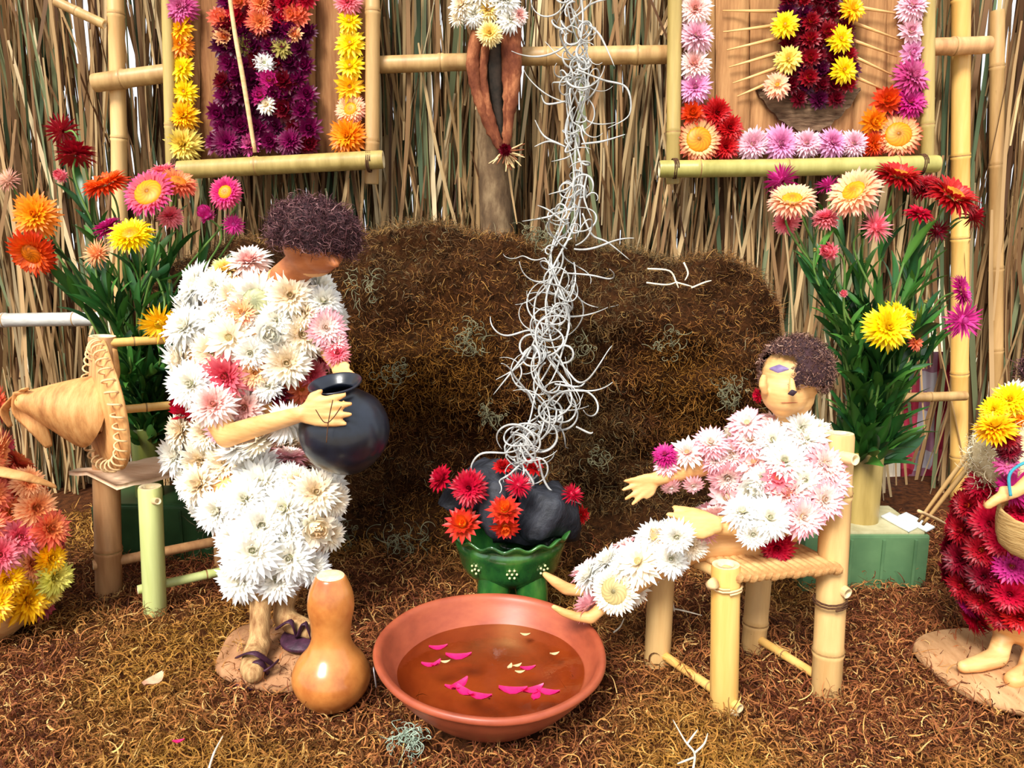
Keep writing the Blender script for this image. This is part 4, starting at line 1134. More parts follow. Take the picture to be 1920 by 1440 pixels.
def bouquet_stem(mouth, px, py, Y, size, pal, kind, nrm, label, nleaf, via=None, grp=None):
    p = P(px, py, Y); n_ = face_dir(*nrm)
    r = size * .5 * S(p)
    m0 = mouth + Vector((rg.uniform(-.4, .4), rg.uniform(-.4, .4), 0)) * .035; base = mouth + Vector((m0.x - mouth.x, m0.y - mouth.y, 0)) * -.5 + Vector((0, 0, -.024))
    t = thing('strawflower', label, 'flower', base, grp)
    end = p - n_ * r * .15
    if via: mid = [P(*v) for v in via]
    else:
        mid = [m0.lerp(end, .5) + Vector((rg.uniform(-.012, .012) + (end.x - m0.x) * -.10, rg.uniform(-.015, .015), .012)), end - n_ * .028 + Vector((0, 0, -.012))]
    path_ = spline([base, m0] + mid + [end], 7)
    V, Fc = tube(path_, [.0024, .0022, .0018, .0015, .0013], 7); obj('stem', V, Fc, STEMM, t)
    flower(t, p, n_, r, pal, kind)
    for k in range(int(nleaf * 2.1)):
        f = rg.uniform(.10, .70 if nleaf < 8 else .85); q = path_[int(f * (len(path_) - 1))]; tg = (path_[min(int(f * (len(path_) - 1)) + 1, len(path_) - 1)] - q)
        if tg.length < 1e-6: continue
        tg.normalize(); out = Vector((rg.gauss(0, 1), rg.gauss(-.35, 1), rg.uniform(-.1, .4))); out = (out - tg * out.dot(tg)).normalized()
        dx = (tg * rg.uniform(.8, 1.5) + out * rg.uniform(.25, .8)).normalized(); up = (out - dx * out.dot(dx)).normalized() * -1; yy = up.cross(dx)
        M = None
        dx.z = max(dx.z, .22); dx.normalize(); up = (up - dx * up.dot(dx)).normalized(); yy = up.cross(dx)
        M = Matrix((dx, yy, up)).transposed().to_4x4()
        L = rg.uniform(.05, .10) * (1.15 - .5 * f)
        o = bpy.data.objects.new('leaf', rg.choice(LEAVES)); link(o, t); o.rotation_euler = M.to_euler(); o.scale = (L, L * rg.uniform(.8, 1.3), L); o.location = q - WLOC[t.name]
RB = [
 (1467, 340, 1.12, 74, 'magenta', 'spiky', (-.4, .7, -.5), 'dark magenta strawflower turned away, leftmost at the top of the right bouquet', 5),
 (1485, 376, 1.05, 100, 'peachpink', 'open', (-.15, .62, .62), 'open peach strawflower with orange centre, leftmost large bloom of the right bouquet', 7),
 (1602, 360, 1.04, 104, 'peachpink', 'open', (-.62, .42, .62), 'open pink and peach strawflower with orange centre at the top middle of the right bouquet', 7),
 (1553, 350, 1.12, 56, 'magenta', 'spiky', (-.2, .8, .1), 'small magenta strawflower between the two peach blooms of the right bouquet', 5),
 (1685, 330, 1.10, 104, 'redgold', 'open', (.15, .80, .50), 'wide dark red strawflower seen edge-on at the top of the right bouquet', 7),
 (1735, 352, 1.12, 62, 'darkred', 'full', (-.2, .6, .5), 'dark red strawflower left of the widest red bloom in the right bouquet', 5),
 (1786, 366, 1.07, 112, 'redgold', 'open', (.28, .62, .62), 'widest dark red strawflower with orange centre at the upper right of the right bouquet', 7),
 (1822, 405, 1.09, 62, 'darkred', 'spiky', (.8, .2, .3), 'dark red strawflower facing right, rightmost at the top of the right bouquet', 5),
 (1722, 402, 1.06, 58, 'crimson', 'star', (.1, .8, .5), 'cup-shaped bright red strawflower below the wide red blooms of the right bouquet', 6),
 (1640, 427, 1.04, 68, 'pink', 'spiky', (.4, .3, .7), 'spiky coral pink strawflower in the upper middle of the right bouquet', 6),
 (1548, 412, 1.07, 52, 'pink', 'full', (-.2, .7, .5), 'coral pink strawflower under the magenta bloom of the right bouquet', 5),
 (1475, 416, 1.08, 52, 'pink', 'full', (-.5, -.2, .6), 'pink strawflower hidden under the leftmost peach bloom of the right bouquet', 4),
 (1557, 472, 1.05, 48, 'pink', 'bud', (-.8, .1, .5), 'closed pink strawflower bud facing left in the right bouquet', 6),
 (1757, 432, 1.08, 54, 'maroon', 'spiky', (.3, -.4, .4), 'nearly black maroon strawflower under the widest red bloom of the right bouquet', 5),
 (1681, 594, 1.06, 72, 'yellow', 'full', (.3, .6, .5), 'yellow strawflower half hidden behind the big yellow one in the right bouquet', 6),
 (1662, 616, 1.02, 96, 'yellow', 'full', (-.05, .1, 1), 'big yellow strawflower low in the middle of the right bouquet', 6),
 (1803, 545, 1.09, 72, 'magenta', 'open', (.65, .15, .55), 'magenta strawflower with orange centre out on the right of the right bouquet', 5),
 (1803, 600, 1.06, 78, 'magenta', 'spiky', (.15, -.1, 1), 'spiky magenta strawflower just below its neighbour out on the right of the right bouquet', 5),
 (1716, 642, 1.06, 38, 'coral', 'star', (.4, .1, .8), 'small orange strawflower right of the big yellow one in the right bouquet', 5),
 (1582, 552, 1.04, 20, 'pink', 'bud', (-.3, .6, .5), 'tiny pink strawflower bud among the leaves of the right bouquet', 6),
]
for e in RB: bouquet_stem(m2, *e[:8], nleaf=e[8])
LB = [
 (118, 246, 1.20, 66, 'darkred', 'spiky', (-.7, .3, -.2), 'dark red strawflower turned away, topmost of the left bouquet', 4),
 (141, 292, 1.18, 78, 'darkred', 'full', (-.1, .95, -.1), 'dark red strawflower seen from the side under the topmost one of the left bouquet', 4),
 (198, 345, 1.16, 92, 'redorange', 'open', (-.25, .78, .5), 'red strawflower with gold centre tilted up in the upper left of the left bouquet', 6),
 (279, 362, 1.12, 104, 'rosedisc', 'disc', (-.1, .35, .9), 'large rose strawflower with wide orange centre in the middle top of the left bouquet', 7),
 (308, 328, 1.18, 60, 'pink', 'full', (-.1, .8, .4), 'pink strawflower behind the large rose one in the left bouquet', 4),
 (333, 342, 1.16, 80, 'coral', 'open', (.35, .6, .5), 'coral strawflower with small orange centre right of the large rose one in the left bouquet', 5),
 (423, 361, 1.12, 68, 'rosegold', 'open', (0, .15, 1), 'vivid magenta strawflower with orange and white centre, rightmost of the left bouquet', 2),
 (388, 405, 1.14, 46, 'magenta', 'bud', (-.3, .6, .5), 'small magenta bud left below the vivid magenta bloom of the left bouquet', 3),
 (438, 421, 1.14, 46, 'magenta', 'spiky', (.3, -.1, .9), 'small spiky magenta strawflower right below the vivid magenta bloom of the left bouquet', 3),
 (68, 404, 1.10, 90, 'orange', 'full', (.15, .05, 1), 'orange and yellow strawflower out on the left of the left bouquet', 3),
 (60, 474, 1.09, 96, 'redorange', 'open', (0, -.55, .75), 'red-orange strawflower below the orange one at the left edge of the photo', 3),
 (246, 440, 1.10, 92, 'yellow', 'open', (0, .68, .75), 'bright yellow open strawflower in the centre of the left bouquet', 7),
 (184, 477, 1.12, 62, 'peach', 'spiky', (-.4, .4, .8), 'pale orange spiky strawflower left below the bright yellow one', 5),
 (205, 430, 1.15, 60, 'magenta', 'full', (-.3, .7, .3), 'purple-red strawflower behind the bright yellow one in the left bouquet', 5),
 (320, 408, 1.15, 48, 'pink', 'full', (.1, .5, .8), 'small rose strawflower under the large rose one in the left bouquet', 7),
 (16, 340, 1.15, 54, 'dusky', 'spiky', (-.2, .5, .6), 'faded dusty pink strawflower at the very left edge of the photo', 2),
 (116, 330, 1.17, 36, 'pink', 'bud', (-.2, .1, .8), 'little pink bud under the dark red blooms of the left bouquet', 4),
]
for e in LB: bouquet_stem(m1, *e[:8], nleaf=e[8])
bouquet_stem(m1, 301, 605, 1.08, 78, 'gold', 'spiky', (0, -.5, .75), 'golden strawflower hanging down on a hooked stem low in the left bouquet', 3, via=[(262, 640, 1.15), (285, 520, 1.10), (308, 560, 1.10)])
ORD = ['leftmost', 'second from the left', 'third from the left', 'fourth from the left', 'left of the middle', 'right of the middle', 'fourth from the right', 'third from the right', 'second from the right', 'rightmost']
for k in range(10):  # leafy flowerless shoots filling the bouquets
    bouquet_stem(m2, 1528 + k * 23, 470 + (k * 53) % 190, 1.06 + (k % 3) * .02, 12, 'olive', 'bud', (-.2 + .05 * k, .9, .2), 'leafy green shoot without open flower in the right bouquet, ' + ORD[k], 13, grp='leafy shoots of the right bouquet')
for k in range(10):
    bouquet_stem(m1, 178 + k * 20, 500 + (k * 47) % 150, 1.12 + (k % 3) * .02, 12, 'olive', 'bud', (-.2 + .05 * k, .9, .2), 'leafy green shoot without open flower in the left bouquet, ' + ORD[k], 13, grp='leafy shoots of the left bouquet')

# ================================================================== HAT ON THE LEFT CHAIR POST
HATM = mat('palm_husk', (222, 170, 108), (160, 104, 58), .55, 22, (4, 1, 1), .4, .3, c3=(206, 148, 88))
hat = thing('hat', 'cone-shaped tan husk hat with a stitched brim hung on the left chair post', 'hat', P(180, 770, 1.0))
hc = P(168, 765, .995); hs = S(hc); tip = P(30, 744, .935)
ax = (tip - hc).normalized()
Lh = (tip - hc).length
V, Fc = lathe(smooth_prof([(68 * hs, 0), (64 * hs, Lh * .12), (47 * hs, Lh * .42), (28 * hs, Lh * .74), (17 * hs, Lh * .92), (9 * hs, Lh), (.001, Lh * 1.0)], 4), 40, hc + Vector((0, 0, -.004)), ax, close_bottom=False, wob=lambda r, z, a, i: (r * (1 + .02 * math.sin(a * 3 + z * 40)), z))
obj('crown', V, Fc, HATM, hat)
bx = (P(192, 760, .99) - P(160, 760, .99)).normalized()
bax = (Vector((-1, -.85, .04))).normalized(); bcx = P(186, 762, .998)
V, Fc = lathe([(52 * hs, .006), (90 * hs, .002), (122 * hs, -.006), (125 * hs, -.010), (121 * hs, -.012), (88 * hs, -.004), (50 * hs, 0)], 56, bcx, bax, close_bottom=False, wob=lambda r, z, a, i: (r * (1 + .02 * math.sin(a * 5)), z + .005 * math.sin(a * 2) * (r / (125 * hs))))
obj('brim', V, Fc, HATM, hat)
Mb = frame_from(bax); Mb.translation = bcx
for k in range(34):
    a = 2 * math.pi * k / 34; pts = []
    for j in range(9):
        q = j / 8 * 3.6 - .3
        rr_ = (114 + 12 * math.cos(q)) * hs; pts.append(Mb @ Vector((rr_ * math.cos(a + j * .006), rr_ * math.sin(a + j * .006), -.004 + .010 * math.sin(q) + .005 * math.sin(a * 2))))
    V, Fc = tube(pts, .0014, 5); obj('stitch', V, Fc, WOODP, hat)
V, Fc = tube(spline([tip + Vector((.004, 0, .006)), P(40, 770, .95), P(70, 800, .955), P(92, 838, .965)], 6), [.006, .010, .011, .004], 8, flat=.25); obj('husk_strip', V, Fc, HATM, hat)
V, Fc = tube(spline([tip + Vector((.012, 0, .010)), P(30, 745, .95), P(8, 770, .955), P(20, 800, .96)], 6), [.005, .008, .006, .003], 8, flat=.25); obj('husk_strip', V, Fc, HATM, hat)
V, Fc = tube(spline([P(215, 655, 1.0), P(218, 700, .99), P(205, 740, .985)], 5), [.006, .009, .006], 8, flat=.3); obj('husk_strip', V, Fc, HATM, hat)

# ================================================================== HANDS
def hand_chains(wrist, direc, palm_n, size, spread=.5, curl=0.0, thumb_side=1, thumb_up=.9, tr=.115):
    """carved flat hand: palm + four unequal fingers + thumb; returns chains"""
    d = Vector(direc).normalized(); n_ = Vector(palm_n).normalized(); n_ = (n_ - d * n_.dot(d)).normalized(); s = n_.cross(d) * thumb_side
    ch = []; W = size * .20
    pc = wrist + d * size * .22
    for off in (-1, -.35, .35, 1):
        ch.append([(wrist + s * off * W * .35, size * .09), (wrist + d * size * .25 + s * off * W * .75, size * .095), (wrist + d * size * .46 + s * off * W, size * .085)])
    for k, (off, L) in enumerate(((1, .42), (.35, .50), (-.35, .46), (-1, .34))):
        b = wrist + d * size * .46 + s * off * W; dd = (d + s * off * spread * .35).normalized()
        m_ = b + dd * L * size * .5 - n_ * curl * size * .05; e = b + dd * L * size * (1 - .2 * curl) - n_ * curl * size * .22
        ch.append([(b, size * .075), (m_, size * .066), (e, size * .045)])
    tb = wrist + d * size * .14 + s * W * .7
    ch.append([(tb, size * .085), (tb + (d * .5 + s * thumb_up).normalized() * size * .2, size * .07), (tb + (d * .75 + s * thumb_up * .8).normalized() * size * .38, size * .045)])
    return ch

# ================================================================== SEATED BENT-OVER FIGURE (left)
man = thing('flower_figure', 'doll covered in white and pink strawflowers, bending over with a black pot', 'doll', G(500, 1230))
potc = P(646, 806, .90); pots = S(potc)
chains = [
 [C(430, 565, 1.00, 48), C(490, 560, 1.00, 52), C(545, 570, .99, 46)],
 [C(490, 560, 1.00, 52), C(480, 640, 1.0, 84), C(465, 730, 1.01, 80), C(440, 820, 1.02, 76), C(425, 870, 1.03, 66)],
 [C(545, 600, .99, 50), C(530, 680, .99, 60), C(500, 760, 1.0, 60)],
 [C(425, 870, 1.03, 66), C(510, 915, .97, 58), C(580, 935, .93, 48), C(572, 1000, .92, 46), C(545, 1070, .91, 34), C(532, 1130, .905, 20), C(532, 1160, .90, 19)],
 [C(420, 880, 1.02, 62), C(440, 930, .97, 58), C(480, 975, .92, 52), C(485, 1040, .90, 44), C(490, 1100, .89, 24), C(488, 1150, .875, 19), C(486, 1205, .865, 19)],
 # feet
 [C(486, 1205, .865, 22), C(478, 1228, .85, 22), C(474, 1250, .825, 24), C(476, 1262, .81, 20)],
 [C(532, 1155, .90, 20), C(548, 1168, .895, 20), C(585, 1182, .885, 17), C(604, 1186, .88, 14)],
 # visible arm
 [C(385, 640, .98, 34), C(385, 740, .95, 30), C(425, 818, .92, 22), C(480, 800, .90, 20), C(530, 786, .875, 17), C(566, 776, .855, 15)],
 # hidden arm reaching round the pot
 [C(600, 600, .98, 34), C(625, 660, .97, 24), C(640, 690, .955, 16)],
 # neck and head
 [C(520, 540, .99, 34), C(560, 500, .965, 30), C(588, 470, .95, 50)],
 [C(588, 450, .95, 60), C(604, 468, .935, 42)],
 [C(622, 488, .918, 12), C(630, 496, .912, 7)],       # nose of the lowered face
]
wr = P(566, 776, .855)
chains += hand_chains(wr, P(650, 768, .845) - wr, Vector((0, -1, .1)), 104 * S(wr), .45, .12, 1, .75)
wr2 = P(628, 684, .95)
chains += hand_chains(wr2, P(650, 712, .93) - wr2, Vector((-.3, -1, .4)), 60 * S(wr2), .7, .3, 1, .6)
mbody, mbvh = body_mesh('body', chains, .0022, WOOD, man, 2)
hm = P(590, 468, .95)
zones(mbody, mat('brown_shaded_head', (190, 116, 68), (150, 82, 44), .55, 18, (1, 1, 4), .15, .3), lambda p: (p - hm).length < 104 * S(hm) and p.z > P(560, 512, .95).z or (p - P(545, 505, .96)).length < .03)  # browner head wood, with the shade on the lowered face darkened into its colour
zones(mbody, mat('grained_stem', (206, 166, 112), (130, 88, 52), .7, 26, (5, 5, .6), .6, .2), lambda p: p.z < P(490, 1110, .88).z)
# hair: wig cap of curly fibres
HAIRM = mat('hair_cap', (70, 42, 44), (36, 20, 24), .8, 120, bump=.8, dist=.003)
def hair(parent, c, rx, ry, rz, tilt, n, pal, wts, L, cut, seed, W=.0009):
    M = Matrix.Translation(c) @ tilt.to_4x4()
    bm = bmesh.new(); bmesh.ops.create_icosphere(bm, subdivisions=4, radius=1)
    bmesh.ops.delete(bm, geom=[v for v in bm.verts if not cut(v.co)], context='VERTS')
    for v in bm.verts:
        k = 1 + .05 * noise.noise(v.co * 4) + .03 * noise.noise(v.co * 11); v.co = Vector((v.co.x * rx * k, v.co.y * ry * k, v.co.z * rz * k))
    bm.verts.index_update(); bm.normal_update()
    V = [M @ v.co for v in bm.verts]; Fc = [tuple(v.index for v in f.verts) for f in bm.faces]; bm.free()
    cap = obj('hair', V, Fc, HAIRM, parent)
    rng = np.random.default_rng(seed); idx = rng.integers(0, len(V), n); A = np.array([tuple(v) for v in V])[idx]; cc = np.array(tuple(c))
    o_ = A - cc; o_ /= np.linalg.norm(o_, axis=1, keepdims=True)
    A = A + rng.normal(0, .0012, A.shape)
    di = rng.normal(size=(n, 3)); di = di - o_ * np.sum(di * o_, 1, keepdims=True) * .8
    V_, q_ = ribbons(A + o_ * .0005, di, rng.uniform(L * .5, L, n), np.full(n, W), 6, 5.5, .3, rng)
    co = pick_cols(pal, wts, n, 14, rng, .25)
    me = fast_mesh('hair_fibres', V_ - np.array(tuple(WLOC[cap.name])), q_, FIBRE, co)
    f = bpy.data.objects.new('hair_strands', me); link(f, cap); f['kind'] = 'stuff'
    return cap
HP = [(96, 60, 62), (70, 42, 46), (130, 92, 92), (48, 28, 32), (160, 120, 116)]
hair(man, P(590, 440, .945), 79 * S(P(588, 436, .95)), 79 * S(P(588, 436, .95)), 61 * S(P(588, 436, .95)), Matrix.Rotation(.16, 3, 'Y'), 5200, HP, [5, 5, 2, 4, .7], .022, lambda v: v.z > -.42 and not (v.y < -.3 and v.z < -.42), 31)
ML = [(426, 514, 62, 'creamy_yellow', 'full'), (468, 495, 70, 'blush', 'full'), (380, 541, 90, 'white', 'full'), (372, 587, 96, 'white', 'full'), (483, 566, 104, 'white', 'open'), (544, 556, 82, 'cream', 'full'),
 (590, 545, 82, 'white', 'full'), (605, 572, 66, 'white', 'full'), (434, 633, 84, 'cream', 'star'), (506, 629, 78, 'white', 'bud'), (563, 625, 82, 'cream', 'full'), (610, 615, 66, 'pinktip', 'full'), (357, 620, 86, 'white', 'full'),
 (348, 678, 90, 'white', 'full'), (364, 722, 84, 'white', 'full'), (537, 680, 82, 'cream', 'full'), (596, 669, 58, 'pink', 'full'), (562, 726, 60, 'coral', 'star'), (428, 702, 92, 'pink', 'full'), (479, 694, 66, 'peachpink', 'full'),
 (400, 762, 76, 'blush', 'full'), (458, 760, 82, 'blush', 'full'), (357, 766, 66, 'crimson', 'bud'), (522, 738, 46, 'maroon', 'tight'), (346, 808, 70, 'cream', 'full'), (392, 810, 64, 'cream', 'full'), (336, 852, 78, 'white', 'full'),
 (384, 860, 80, 'cream', 'full'), (428, 868, 82, 'cream', 'full'), (484, 885, 84, 'white', 'full'), (537, 830, 76, 'cream', 'full'), (494, 850, 60, 'dusky', 'full'), (563, 873, 74, 'dusky', 'full'), (610, 884, 62, 'cream', 'full'),
 (382, 911, 82, 'cream', 'full'), (416, 958, 82, 'white', 'full'), (497, 910, 96, 'white', 'full'), (542, 952, 92, 'white', 'full'), (590, 925, 82, 'cream', 'full'), (620, 938, 60, 'cream', 'full'), (462, 942, 84, 'white', 'full'),
 (488, 985, 92, 'white', 'full'), (590, 990, 82, 'cream', 'bud'), (612, 1002, 58, 'cream', 'full'), (476, 1034, 104, 'white', 'full'), (546, 1042, 90, 'white', 'full'), (578, 1060, 66, 'white', 'full'), (458, 1080, 82, 'white', 'full'), (520, 1082, 78, 'white', 'full'), (440, 1008, 62, 'white', 'full'),
 (410, 600, 70, 'white', 'full'), (400, 660, 76, 'cream', 'full'), (455, 590, 60, 'peachpink', 'full'), (520, 600, 60, 'white', 'full'), (575, 590, 62, 'cream', 'full'), (470, 660, 60, 'white', 'full'), (505, 720, 60, 'white', 'full'), (405, 540, 62, 'white', 'full'), (438, 556, 60, 'cream', 'full'), (625, 640, 50, 'pinktip', 'full'), (632, 664, 44, 'pink', 'full'), (585, 640, 60, 'cream', 'full'), (580, 700, 54, 'pink', 'full'), (545, 900, 60, 'white', 'full'), (560, 905, 56, 'cream', 'full'), (630, 905, 44, 'cream', 'full'), (510, 965, 66, 'white', 'full'), (545, 1000, 66, 'white', 'full')]
pts_ = flowers_on(man, mbvh, ML, 1.0)
samp = surf_sampler(mbody)
def man_zone(p, n_):
    # back and far side of shirt and trousers only
    s = S(p); py = 720 + F * (-( (p - CAM).z * CP + (p - CAM).y * SP)) / ((p - CAM).y * CP - (p - CAM).z * SP)
    if py < 520 or py > 1085: return False
    if p.y < .885 and py < 850: return False          # bare forearm and hand
    if n_.y < .1 and abs(n_.x) < .75: return False
    if (p - potc).length < 110 * pots: return False
    return True
scatter_fill(man, samp, pts_, .034, 70, ['white', 'white', 'cream', 'blush', 'pinktip'], .027, cond=man_zone)
STRAP = mat('purple_strap', (78, 42, 62), (44, 22, 36), .5, 80)
for a, b, c_ in (((446, 1232), (476, 1224), (512, 1246)), ((452, 1254), (486, 1240), (506, 1268)), ((470, 1262), (500, 1256), (520, 1240))):
    V, Fc = tube(spline([P(a[0], a[1], .835), P(b[0], b[1], .812), P(c_[0], c_[1], .83)], 5), .0042, 8, flat=.35); obj('sandal_strap', V, Fc, STRAP, man)
for a, b, c_ in (((520, 1178), (545, 1165), (556, 1192)), ((560, 1192), (572, 1168), (584, 1196))):
    V, Fc = tube(spline([P(a[0], a[1], .878), P(b[0], b[1], .872), P(c_[0], c_[1], .88)], 5), .0048, 8, flat=.35); obj('sandal_strap', V, Fc, STRAP, man)
for px, py, w in ((478, 1268, 74), (570, 1196, 84)):
    c = P(px, py, .835 if px < 500 else .885); 
    V, Fc = lathe([(.001, -.003), (w * .5 * S(c), -.003), (w * .52 * S(c), 0), (w * .5 * S(c), .003), (.001, .003)], 24, c, (0, -.1, 1)); obj('sandal_sole', V, Fc, STRAP, man)
# wooden base under the feet
V, Fc = lathe([(.001, 0), (.078, 0), (.082, .006), (.079, .012), (.001, .013)], 40, G(535, 1222) + Vector((0, 0, -.006)), (0, 0, 1), wob=lambda r, z, a, i: (r * (1 + .06 * math.sin(2 * a) + .04 * math.sin(5 * a)), z))
o = obj('wooden_base', V, Fc, mat('base_wood', (186, 136, 96), (140, 96, 62), .8, 20, (4, 1, 1), .4, .2)); tag(o, 'flat brown wooden slab under the feet of the bent-over figure', 'wooden base')

# black pot
pax = Vector((-.10, -.22, 1)).normalized(); Rp = 84 * pots
V, Fc = lathe(smooth_prof([(.001, -Rp * .98), (Rp * .45, -Rp * .90), (Rp * .86, -Rp * .5), (Rp, -.02 * Rp), (Rp * .88, Rp * .48), (Rp * .55, Rp * .80), (Rp * .42, Rp * .92), (Rp * .44, Rp * 1.02), (Rp * .57, Rp * 1.10), (Rp * .585, Rp * 1.14), (Rp * .55, Rp * 1.15), (Rp * .42, Rp * 1.02), (Rp * .38, Rp * .9), (Rp * .6, Rp * .6), (Rp * .8, 0), (.001, -Rp * .85)], 5), 64, potc, pax)
pot = obj('pot', V, Fc, mat('black_clay', (26, 32, 46), (14, 17, 26), .30, 30, bump=.08, spec=.5, coat=.15, dist=.002)); tag(pot, 'round black clay pot held by the bent-over figure', 'pot')
# thin twine tying hand to pot
for pts in ([(624, 750), (616, 790), (612, 830)], [(592, 768), (606, 790), (616, 792)], [(640, 762), (626, 782), (614, 794)]):
    V, Fc = tube(spline([P(a, b, .835) for a, b in pts], 4), .0006, 5); obj('twine', V, Fc, TWINE, man)

# ================================================================== SEATED FIGURE ON THE RIGHT CHAIR
boy = thing('flower_figure', 'seated doll in a pale pink strawflower shirt with outstretched legs on the right chair', 'doll', P(1440, 1050, .83))
bch = [
 [C(1412, 850, .845, 44), C(1458, 845, .84, 50), C(1510, 855, .83, 44)],
 [C(1458, 845, .84, 50), C(1460, 900, .835, 76), C(1455, 960, .83, 64), C(1440, 1015, .83, 44)],
 [C(1440, 1015, .83, 46), C(1370, 1010, .82, 38), C(1300, 1020, .81, 34), C(1220, 1065, .81, 28), C(1165, 1105, .81, 24), C(1130, 1138, .81, 12)],
 [C(1430, 1005, .85, 44), C(1350, 1000, .86, 36), C(1270, 1030, .865, 30), C(1180, 1062, .87, 26), C(1110, 1098, .87, 18), C(1085, 1108, .87, 11)],
 # feet
 [C(1085, 1108, .87, 11), C(1062, 1104, .87, 12), C(1040, 1090, .87, 10), C(1022, 1077, .87, 6)],
 [C(1130, 1138, .81, 12), C(1108, 1158, .81, 12), C(1080, 1156, .81, 9), C(1056, 1148, .81, 8), C(1038, 1138, .81, 5)],
 # far arm
 [C(1412, 850, .85, 36), C(1350, 862, .85, 24), C(1290, 880, .84, 19), C(1232, 897, .83, 14)],
 # near arm, forearm lying on the thigh
 [C(1512, 870, .815, 34), C(1528, 930, .80, 30), C(1480, 965, .785, 26), C(1400, 985, .78, 22), C(1345, 985, .785, 18)],
 # neck, head
 [C(1476, 830, .835, 26), C(1480, 780, .83, 26), C(1486, 742, .83, 40)],
 [C(1484, 705, .83, 56), C(1472, 735, .82, 44), C(1468, 762, .815, 22)],
 [C(1432, 708, .805, 7), C(1430, 722, .805, 8), C(1434, 736, .807, 6)],   # ear ridge at the cheek edge
 [C(1484, 712, .788, 5), C(1486, 734, .783, 8)],    # nose at the edge of the hair
]
wb1 = P(1232, 897, .83); bch += hand_chains(wb1, P(1175, 925, .825) - wb1, Vector((.25, -1, .25)), 74 * S(wb1), .9, .1, 1, .55)
wb2 = P(1345, 984, .775); bch += hand_chains(wb2, P(1245, 972, .77) - wb2, Vector((0, -.75, .7)), 104 * S(wb2), .35, .05, 1, .3)
bbody, bbvh = body_mesh('body', bch, .0018, WOOD, boy, 2)
hb_ = P(1493, 694, .826)
hair(boy, hb_, 66 * S(hb_), 64 * S(hb_), 64 * S(hb_), Matrix.Rotation(.1, 3, 'Y'), 4200, [(112, 78, 66), (84, 56, 48), (140, 104, 90), (58, 36, 32), (168, 136, 118)], [5, 5, 3, 3, .8], .008,
     lambda v: (v.z > .46 or (.94 * v.x - .33 * v.y > -.10 and v.z > -.36) or (v.x > .5 and v.z > -.55) or (v.y > .05 and v.z > -.6)), 33, W=.0008)
# painted face: eye, brow, nose tip, mouth
VIO = mat('violet_paint', (134, 114, 156), (100, 82, 124), .5, 80, bump=0)
def paint(parent, bvh, pts, m, name, r):
    q = []
    for a, b in pts:
        h, n_, i_, d_ = bvh.ray_cast(CAM, ray(a, b).normalized())
        if h is not None: q.append(h + n_ * .0004)
    if len(q) > 1:
        V, Fc = tube(spline(q, 3), r, 8, flat=.5); obj(name, V, Fc, m, parent)
def paint_blob(parent, bvh, px, py, w, h, rot, m, name, lift=.0004):
    hh, n_, i_, d_ = bvh.ray_cast(CAM, ray(px, py).normalized())
    if hh is None: return
    s_ = S(hh); M = frame_from(n_); u = Vector((1, 0, 0)) - n_ * n_.x; u.normalize(); v = n_.cross(u)
    u2 = u * math.cos(rot) + v * math.sin(rot); v2 = v * math.cos(rot) - u * math.sin(rot)
    ring_ = []; top = []
    for k in range(20):
        a = 2 * math.pi * k / 20; e = 1 - .25 * abs(math.sin(2 * a)); ring_.append(hh + u2 * math.cos(a) * w * s_ / 2 * e + v2 * math.sin(a) * h * s_ / 2 * e - n_ * .0006)
    for p_ in ring_: top.append(hh + (p_ - hh) * .7 + n_ * (lift + .0006))
    V = ring_ + top; Fc = [(k, (k + 1) % 20, 20 + (k + 1) % 20, 20 + k) for k in range(20)] + [tuple(range(20, 40))]
    obj(name, V, Fc, m, parent)
paint_blob(boy, bbvh, 1460, 691, 40, 18, -.28, VIO, 'eye', .0008)
paint_blob(boy, bbvh, 1486, 737, 18, 14, .3, mat('dark_paint', (58, 36, 48), (36, 22, 30), .6, 80, bump=0), 'nostril', .0006)
paint_blob(boy, bbvh, 1480, 755, 34, 3, .05, mat('lip_paint', (176, 96, 56), (150, 76, 46), .6, 80, bump=0), 'mouth', .0003)
